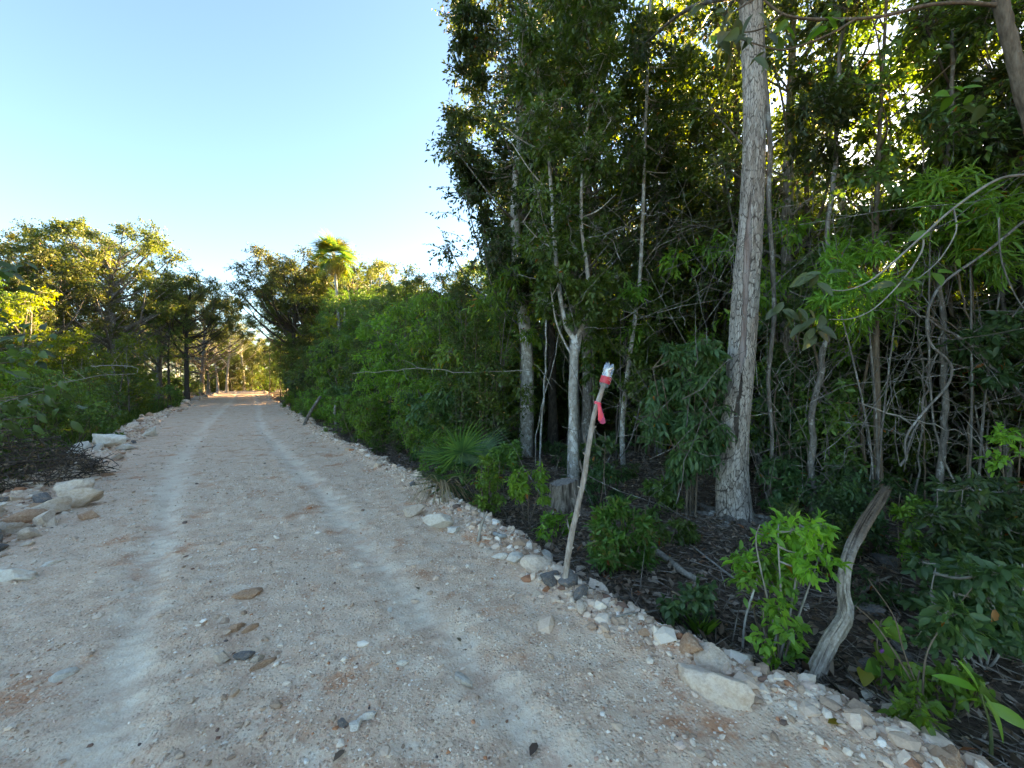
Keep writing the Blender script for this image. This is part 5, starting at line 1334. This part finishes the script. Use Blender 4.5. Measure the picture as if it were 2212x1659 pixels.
# --- overhanging branches with broad felted leaves, upper right
ML2 = [leaf_mesh('leaf', .17, .075, L_PALE, r, .35, .15) for r in (.1, .45, .75)] + [leaf_mesh('leaf', .17, .085, L_BRIGHT, .4, .3, .12)]
def leafy_branch(label, curves, clusters, bark, seed, k=8):
    rng = np.random.default_rng(seed)
    b = np.asarray(curves[0][0])[0]
    t = thing('overhanging_branch', label, 'branch', tuple(b))
    g = Geo()
    for P, r0, r1 in curves:
        add_tube(g, np.asarray(P) - b, np.linspace(r0, r1, len(P)), k, wob=.14, rng=rng)
    ob('wood', g.mesh('wood', bark), t)
    for px, py, Y, n, sp, ki, dn in clusters:
        c = Q(px, py, Y)
        for i in range(n):
            a = i * 2.4 + rng.normal() * .3
            ax = (math.cos(a), math.sin(a) * .7 - .2, -dn + rng.normal() * .3)
            put_leaf(t, ML2[ki if rng.random() < .7 else (ki + 1) % 3], c + rng.normal(size=3) * sp - b, ax, rng.normal() * .4, rng.uniform(.55, 1.05))
    return t
Yw = 3.1
c1 = poly([(2300, 372, .2), (2212, 378), (2150, 390), (2060, 450), (1990, 512), (1920, 575), (1870, 612), (1820, 628), (1775, 622)], Yw)
c2 = poly([(1995, 508), (1990, 545), (1950, 605), (1890, 665), (1840, 688), (1790, 690)], Yw)
c3 = poly([(2060, 450), (2065, 500), (2030, 560), (1985, 600), (1960, 612)], Yw)
leafy_branch('long whitish branch arching in from the right edge with felted leaves', [(c1, .012, .004), (c2, .0075, .003), (c3, .006, .002)], [(1765, 590, Yw, 11, .05, 0, .5), (1745, 695, Yw, 13, .06, 1, .9), (1950, 610, Yw, 4, .03, 0, .3), (2040, 575, Yw, 4, .04, 3, .2), (1985, 600, Yw, 3, .03, 3, .2), (2015, 500, Yw, 3, .03, 3, .1), (1700, 660, Yw, 6, .05, 0, .8)], BK_BRANCH, 180, 6)
Yt = 2.9
tr = poly([(2126, -170), (2140, -60), (2160, 0), (2180, 80), (2205, 180), (2250, 360), (2290, 600), (2330, 1000), (2345, 1330)], Yt)
tp = B(2345, 1400)
tr = cat(np.vstack([tp - [0, 0, .1], tr[::-1][3:]]), 1)
c1 = poly([(2158, 12), (2080, 6), (2000, 12), (1900, 36), (1800, 42), (1720, 38), (1680, 24), (1640, -10)], Yt)
c2 = poly([(1850, 40), (1800, 70), (1740, 95), (1690, 108), (1650, 100), (1600, 85)], Yt)
c3 = poly([(1640, -10), (1610, 10), (1580, 30)], Yt)
c4 = poly([(1690, 30), (1650, 60), (1605, 70), (1570, 62)], Yt)
leafy_branch('grey brown trunk at the top right corner with a long arching branch', [(tr, .055, .033), (c1, .014, .007), (c2, .009, .004), (c3, .008, .004), (c4, .007, .003)], [(1570, 50, Yt, 12, .06, 0, .9), (1600, 80, Yt, 10, .05, 1, 1.0), (1540, 30, Yt, 9, .06, 3, .6), (1650, 110, Yt, 6, .05, 0, .8), (1690, 60, Yt, 5, .04, 3, .3), (1790, 60, Yt, 4, .04, 3, .3), (2060, 190, Yt + .3, 6, .07, 3, .2), (2080, 230, Yt + .3, 5, .06, 3, .3)], BK_BROWN, 181, 12)
# twisted silver branch in the tangle
c1 = poly([(1958, 995), (1955, 960), (1965, 930), (2000, 885), (2045, 835), (2056, 800), (2045, 775), (2012, 745), (2002, 700), (2012, 650), (2045, 605), (2130, 545), (2212, 478), (2300, 420)], 3.9, 5)
c2 = poly([(2056, 800), (2078, 795), (2090, 792)], 3.9); c3 = poly([(2000, 885), (1985, 862)], 3.9)
branch('twisted_branch', 'twisted silver grey bare branch hanging in the right tangle', [(c1, .009, .013), (c2, .006, .002), (c3, .005, .002)], BK_GREY, k=8, seed=5, wob=.18)
c1 = poly([(2158, 470), (2160, 540), (2172, 590), (2200, 650), (2240, 700)], 3.6)
branch('bare_branch', 'pale greenish thin branch kinked at the right edge', [(c1, .007, .005)], BK_GREY, seed=6, wob=.15)
for i, (pq, Y, r, bk, lab) in enumerate([
    ([(2280, 905), (2212, 855), (2140, 790), (2080, 735), (2000, 690), (1940, 650)], 4.3, .022, BK_GREY, 'thick grey branch slanting up left through the right tangle'),
    ([(2290, 840), (2180, 800), (2100, 740), (2040, 690)], 4.5, .016, BK_BROWN, 'brown branch parallel above the thick slanting one'),
    ([(1855, 870), (1960, 905), (2060, 930), (2110, 945)], 4.0, .008, BK_BRANCH, 'thin bleached bare branch pointing left out of the tangle'),
    ([(1870, 560), (1960, 640), (2060, 740), (2140, 880), (2170, 990)], 4.6, .014, BK_BROWN, 'long bent liana crossing the right tangle'),
    ([(1945, 1010), (1985, 900), (2010, 800), (2045, 690)], 4.6, .016, BK_GREY, 'grey stem leaning right inside the tangle'),
    ([(1975, 1090), (1990, 960), (1995, 820), (1985, 690), (1990, 560)], 4.8, .014, BK_GREY, 'thin upright grey stem left in the tangle'),
    ([(2000, 1100), (1998, 960), (2003, 820), (2015, 660), (2010, 480)], 5.0, .013, BK_BROWN, 'thin upright brown stem beside the straight trunk'),
    ([(2100, 1080), (2090, 950), (2105, 820), (2110, 680), (2095, 540)], 4.6, .015, BK_BROWN, 'slim stem behind the leaning brown trunk'),
    ([(2100, 720), (2070, 600), (2035, 480), (2000, 380), (1985, 280)], 4.4, .013, BK_BROWN, 'thin stem climbing up left from the tangle'),
    ([(1150, 798), (1000, 806), (920, 795), (840, 802), (760, 805)], 8.0, .012, BK_BRANCH, 'whitish bare branch lying across the hedge'),
    ([(0, 872), (100, 838), (200, 815), (290, 806)], 8.5, .012, BK_BRANCH, 'long pale fallen branch over the left bushes'),
    ([(195, 792), (250, 789), (292, 793), (298, 806)], 8.4, .012, BK_BRANCH, 'short pale broken branch above the left bushes'),
]):
    Pb = poly(pq, Y)
    rb_ = np.random.default_rng(i)
    Pb = Pb + rb_.normal(size=Pb.shape) * .012
    sub = []
    for k_ in range(5):
        p0 = Pb[rb_.integers(3, len(Pb) - 1)]; d0 = unit(rb_.normal(size=3) * [1, .5, 1]) * rb_.uniform(.15, .5)
        sub.append((cat(np.vstack([p0, p0 + d0 * .5 + rb_.normal(size=3) * .03, p0 + d0]), 3), r * .4, .0015))
    branch('bare_branch', lab, [(Pb, r * .8, r * .45)] + sub, bk, seed=20 + i, wob=.15)
# fine bare twig tangle
rng = np.random.default_rng(190)
g = Geo()
for i in range(900):
    px = rng.uniform(1640, 2260) if i < 760 else rng.uniform(1150, 1600); py = rng.uniform(440, 1120); Y = rng.uniform(4.0, 6.6)
    s0 = Q(px, py, Y); a = rng.normal() * .9 + (1.2 if rng.random() < .6 else 0)
    d = np.array([math.cos(a), rng.normal() * .4, math.sin(a) * 1.1]); L = rng.uniform(.3, 1.4)
    P = s0 + d * (np.linspace(0, 1, 7) * L)[:, None] + np.cumsum(rng.normal(size=(7, 3)) * .035, 0)
    add_tube(g, P, np.linspace(rng.uniform(.002, .007), .0012, len(P)), 3, cap=False)
o = ob('twig_tangle', g.mesh('twig_tangle', BK_GREY)); o['kind'] = 'stuff'
tag(o, 'tangle of fine bare twigs and lianas in the right forest', 'twigs')
# fallen branches and logs on the litter
for i, (pq, r, bk, lab) in enumerate([
    ([(1410, 1195), (1440, 1215), (1470, 1240), (1505, 1262)], .035, W_BLEACH, 'rotten pale log lying right of the red tinged shrub'),
    ([(1068, 1158), (1090, 1164), (1118, 1158)], .02, BK_SILVER, 'short silver log left of the stake near the white rock'),
    ([(1300, 1345), (1370, 1330), (1430, 1322), (1480, 1300)], .007, BK_BRANCH, 'pale forked twig lying below the stake rocks'),
    ([(1600, 1265), (1560, 1235), (1510, 1195), (1490, 1180)], .012, BK_BRANCH, 'grey fallen branch on the litter before the plated trunk'),
    ([(1420, 1300), (1460, 1330), (1500, 1370)], .014, W_DEAD, 'dark fallen stick left of the round leaved weed'),
    ([(1930, 1395), (1985, 1445), (2050, 1490)], .016, BK_GREY, 'grey fallen branch right of the heart leaved vine'),
    ([(1960, 1470), (2060, 1500), (2180, 1560)], .012, W_DEAD, 'dark fallen stick in the lower right corner'),
    ([(1580, 1325), (1660, 1330), (1720, 1340)], .010, BK_BRANCH, 'long grey fallen stick under the light green sapling'),
    ([(1860, 1290), (1890, 1265), (1925, 1250)], .014, W_BLEACH, 'pale broken stick leaning by the snag'),
    ([(1150, 1095), (1185, 1088), (1230, 1068)], .012, BK_SILVER, 'pale fallen stick left of the stump')]):
    P = [B(a, b_) + [0, 0, r * .8 + .01] for a, b_ in pq]
    branch('fallen_branch', lab, [(cat(np.array(P), 5), r, r * .7)], bk, wob=.15, seed=40 + i)
p = B(1603, 1408)
branch('bare_stalk', 'thin white bare sapling stalk in front of the litter', [(cat(np.vstack([p - [0, 0, .03], Q(1610, 1340, p[1]), Q(1630, 1270, p[1]), Q(1640, 1230, p[1])]), 5), .008, .006)], BK_PALE, 'stalk')
p = B(1032, 1168)
branch('broken_stick', 'broken splintered stick upright at the edge before the saplings', [(cat(np.vstack([p - [0, 0, .03], Q(1040, 1135, p[1]), Q(1052, 1105, p[1])]), 5), .022, .008)], W_BLEACH, 'stick', wob=.2)
p = B(655, 918)
branch('slanting_post', 'slanting dead post on the right verge before the hedge', [(cat(np.vstack([p - [0, 0, .1], Q(668, 895, p[1]), Q(692, 857, p[1])]), 5), .06, .05)], BK_GREY, 'post')

# --- fan palms
def frond_mesh(L, nl, mat, seed, pet=.6, droop=.25, wl=.04, arc=115):
    rng = np.random.default_rng(seed)
    g = Geo()
    add_tube(g, cat(np.array([[0, 0, 0], [pet * .5, 0, pet * .12], [pet, 0, pet * .1]]), 4), np.linspace(.011, .006, 9), 5, rnd=.9)
    hub = np.array([pet, 0, pet * .1])
    for i in range(nl):
        a = math.radians(-arc + 2 * arc * i / (nl - 1)); ln = L * (1 - .28 * abs(a) / math.radians(arc)) * rng.uniform(.92, 1.05)
        n = 6; rows = []
        sd = np.array([-math.sin(a), math.cos(a), 0])
        for q in np.linspace(0, 1, n):
            w = wl * .5 * (1 - q ** 3) * min(1, .35 + q * 3)
            c = hub + np.array([math.cos(a) * ln * q, math.sin(a) * ln * q, .10 * abs(math.sin(a)) * ln * q - droop * ln * q ** 2.2])
            rows += [c + sd * w + [0, 0, w * .5], c, c - sd * w + [0, 0, w * .5]]
        k = np.arange(n - 1)[:, None] * 3 + np.arange(2)[None]
        g.add(np.array(rows), np.stack([k, k + 3, k + 4, k + 1], -1).reshape(-1, 4), rng.random() * .8)
    return g.mesh('frond', mat)
FG = [frond_mesh(.75, 22, L_PALM, 1, .65, .3), frond_mesh(.75, 20, L_PALM, 2, .5, .15)]
FY = [frond_mesh(.95, 22, L_PALM_SUNLIT, 3, .7, .5, .06), frond_mesh(.95, 22, L_PALM, 4, .7, .35, .06), frond_mesh(.8, 18, L_STRAW, 5, .4, .8, .05, 80)]
def palm(label, base_, tipp, r, fr, n, seed, zlo, zhi, sc_=1.0, name='fan_palm', dead=None, nd_=0):
    rng = np.random.default_rng(seed)
    t = thing(name, label, 'palm', tuple(base_))
    tip_ = np.asarray(tipp) - base_
    if r > 0:
        g = Geo(); P = cat(np.vstack([[0, 0, -.1], tip_ * .5 + [rng.normal() * .1, rng.normal() * .1, 0], tip_]), 8)
        add_tube(g, P, np.linspace(r * 1.2, r, len(P)), 9, wob=.05, rng=rng); ob('trunk', g.mesh('trunk', BK_PALE), t)
    for i in range(n + nd_):
        d = i >= n
        el = rng.uniform(zlo, zhi) if not d else rng.uniform(-1.35, -.9)
        ob('frond', (dead if d else fr)[i % len(dead if d else fr)], t, tuple(tip_), (rng.normal() * .25, -el, i * 2.4 + rng.normal() * .2), sc_ * rng.uniform(.85, 1.1))
    return t
Yp = 26.0; tp = Q(722, 556, Yp); bp = np.array([Q(738, 700, Yp)[0], Yp, 0.0]); bp[2] = float(surf(bp[0], bp[1]))
palm('tall fan palm with golden sunlit crown above the hedge', bp, tp, .085, [FY[0], FY[1], FY[1]], 40, 1, -.9, 1.45, 1.1, dead=FY[2:], nd_=10)
bp = B(1000, 1066)
palm('young fan palm with stiff green fronds at the hedge foot', bp, bp + [0, 0, .12], 0, FG, 12, 2, .05, 1.35, .92, 'palm_sapling')
bp = B(925, 1075)
t_ = thing('dried_fronds', 'drooping straw coloured dried fronds at the right road edge', 'fronds', tuple(bp))
g = Geo(); rng = np.random.default_rng(9)
for i in range(60):
    a = rng.uniform(2.3, 6.8); L = rng.uniform(.25, .62); w = .010
    P = np.array([[.18 + math.cos(a) * L * q * .9, math.sin(a) * L * q * .7, .10 + .34 * math.sin(min(1, q * 1.1) * PI * .9) * L * 1.2 - .16 * q ** 2] for q in np.linspace(0, 1, 7)])
    sd = unit(np.array([-math.sin(a), math.cos(a), 0]))
    V = np.stack([P + sd * w * .5, P - sd * w * .5], 1).reshape(-1, 3); k = np.arange(6)[:, None] * 2
    g.add(V, np.hstack([k, k + 2, k + 3, k + 1]), rng.random() * .9)
ob('blades', g.mesh('blades', L_STRAW), t_)
Yq = 7.0; tp = Q(1790, 285, Yq); bp = np.array([Q(1800, 700, Yq)[0], Yq, 0]); bp[2] = float(surf(bp[0], bp[1]))
palm('dark fan palm head silhouetted high between the right trees', bp, tp, .055, FG, 16, 3, -.4, 1.3, .95)
bp = B(740, 955)
palm('small fan palm tuft in the hedge near the slanting post', np.array([Q(727, 900, 15)[0], 15, float(surf(Q(727, 900, 15)[0], 15))]), Q(727, 862, 15), .04, FG, 10, 4, -.3, 1.2, .6)
Ya = 30.0; tp = Q(745, 655, Ya)
bp = np.array([tp[0] + .3, Ya, 0]); bp[2] = float(surf(bp[0], bp[1]))
palm('dark palm head under the golden fan palm', bp, tp, .08, FG, 16, 5, -.3, 1.2, 1.2)

# --- left foreground: broad leaved tree reaching in, brush pile
ML3 = [leaf_mesh('leaf', .20, .10, L_DARK, r, .3, .12) for r in (.3, .6, .9)] + [leaf_mesh('leaf', .20, .09, L_DARK, .5, .5, .1)]
Yl = 5.6
bl_ = np.array([Q(-150, 900, Yl)[0], Yl, 0]); bl_[2] = float(surf(bl_[0], bl_[1]))
t = thing('broadleaf_tree', 'broad leaved tree reaching in at the left picture edge', 'tree', tuple(bl_))
g = Geo(); rng = np.random.default_rng(200)
add_tube(g, cat(np.vstack([[0, 0, -.1], [.1, 0, 1.2], [.05, .1, 2.6], [.2, .1, 4.2]]), 5), np.linspace(.07, .03, 16), 8)
CL = [(25, 575, 9), (-20, 560, 9), (-30, 640, 10), (20, 690, 10), (60, 720, 10), (10, 740, 12), (80, 745, 7), (-10, 790, 12), (35, 780, 9), (15, 840, 10), (50, 860, 9), (95, 850, 6), (0, 905, 10), (130, 870, 5), (40, 930, 8), (80, 900, 6)]
for px, py, n in CL:
    c = Q(px, py, Yl + rng.uniform(-.3, .5)) - bl_
    s0 = np.array([.1, .05, max(.8, c[2] - .35)])
    P = cat(np.vstack([s0, (s0 + c) / 2 + [0, 0, .08], c]), 5); add_tube(g, P, np.linspace(.014, .005, len(P)), 5)
    for i in range(n):
        a = rng.random() * 6.3
        put_leaf(t, ML3[rng.integers(3) if py < 800 else 3], c + rng.normal(size=3) * .12, (math.cos(a), math.sin(a) * .8, -.35 if py < 800 else -1.1), rng.normal() * .3, rng.uniform(.55, 1.0))
ob('trunk', g.mesh('trunk', BK_BROWN), t)
bpile = B(40, 1072)
g = Geo(); rng = np.random.default_rng(210)
for i in range(700):
    a = rng.random() * 6.3; r = math.sqrt(rng.random()) * 1.0; hgt = .75 * max(0, 1 - (r / 1.05) ** 2)
    c = np.array([math.cos(a) * r * 1.1 - 1.25, math.sin(a) * r + .85, rng.uniform(.02, hgt + .08)])
    d = unit(rng.normal(size=3) * [1, 1, .35]); L = rng.uniform(.15, .55)
    P = cat(np.vstack([c - d * L / 2, c + rng.normal(size=3) * .06, c + d * L / 2 - [0, 0, .05]]), 3)
    add_tube(g, P, np.linspace(rng.uniform(.004, .011), .003, len(P)), 4, cap=False)
t = thing('brush_pile', 'dark heap of dead twigs and roots at the left road edge', 'brush pile', tuple(bpile))
o = ob('sticks', g.mesh('sticks', W_DEAD), t); o['kind'] = 'stuff'
g = Geo(); n = 900; a = rng.random(n) * 6.3; r = np.sqrt(rng.random(n)) * 1.0
add_leaves(g, np.stack([np.cos(a) * r * 1.1 - 1.25, np.sin(a) * r + .85, rng.random(n) * .7 * (1 - r ** 2) + .02], -1), rng.normal(size=(n, 3)), rng.normal(size=(n, 3)), .04 + .06 * rng.random(n), .02 + .02 * rng.random(n), 'd', rng.random(n) * .7)
o = ob('dead_leaves', g.mesh('dead_leaves', L_LITTER), t); o['kind'] = 'stuff'
# grass on the left verge and in spots on the right
rng = np.random.default_rng(220)
g = Geo(); N = 5200
u = 9 + 30 * rng.random(N) ** 1.4; v = edge_l(u) - .35 - 1.5 * rng.random(N)
x, y = uv2xy(u, v); z = ground_z(u, v)
dr = rng.normal(size=(N, 3)) * .35 + [0, 0, 1]; L = .18 + .35 * rng.random(N)
add_leaves(g, np.stack([x, y, z], -1), dr, rng.normal(size=(N, 3)) * [1, 1, .1], L, .012 + .01 * rng.random(N), 'd', rng.random(N) * .9)
o = ob('verge_grass', g.mesh('verge_grass', L_GRASS)); o['kind'] = 'stuff'; tag(o, 'tall grass along the left verge of the road', 'grass')
p = B(1515, 1372); g = Geo(); N = 46
a = rng.random(N) * 6.3
add_leaves(g, np.stack([rng.normal(size=N) * .02, rng.normal(size=N) * .02, np.zeros(N)], -1), np.stack([np.cos(a) * .6, np.sin(a) * .6, .5 + rng.random(N)], -1), np.stack([-np.cos(a), -np.sin(a), np.full(N, .6)], -1), .10 + .10 * rng.random(N), np.full(N, .009), 'd', rng.random(N) * .9)
t = thing('grass_tuft', 'bright green grass tuft at the forest edge', 'grass', tuple(p)); ob('blades', g.mesh('blades', L_BRIGHT), t)
print('unique triangles', sum(sum(len(p.vertices) - 2 for p in m.polygons) for m in bpy.data.meshes))
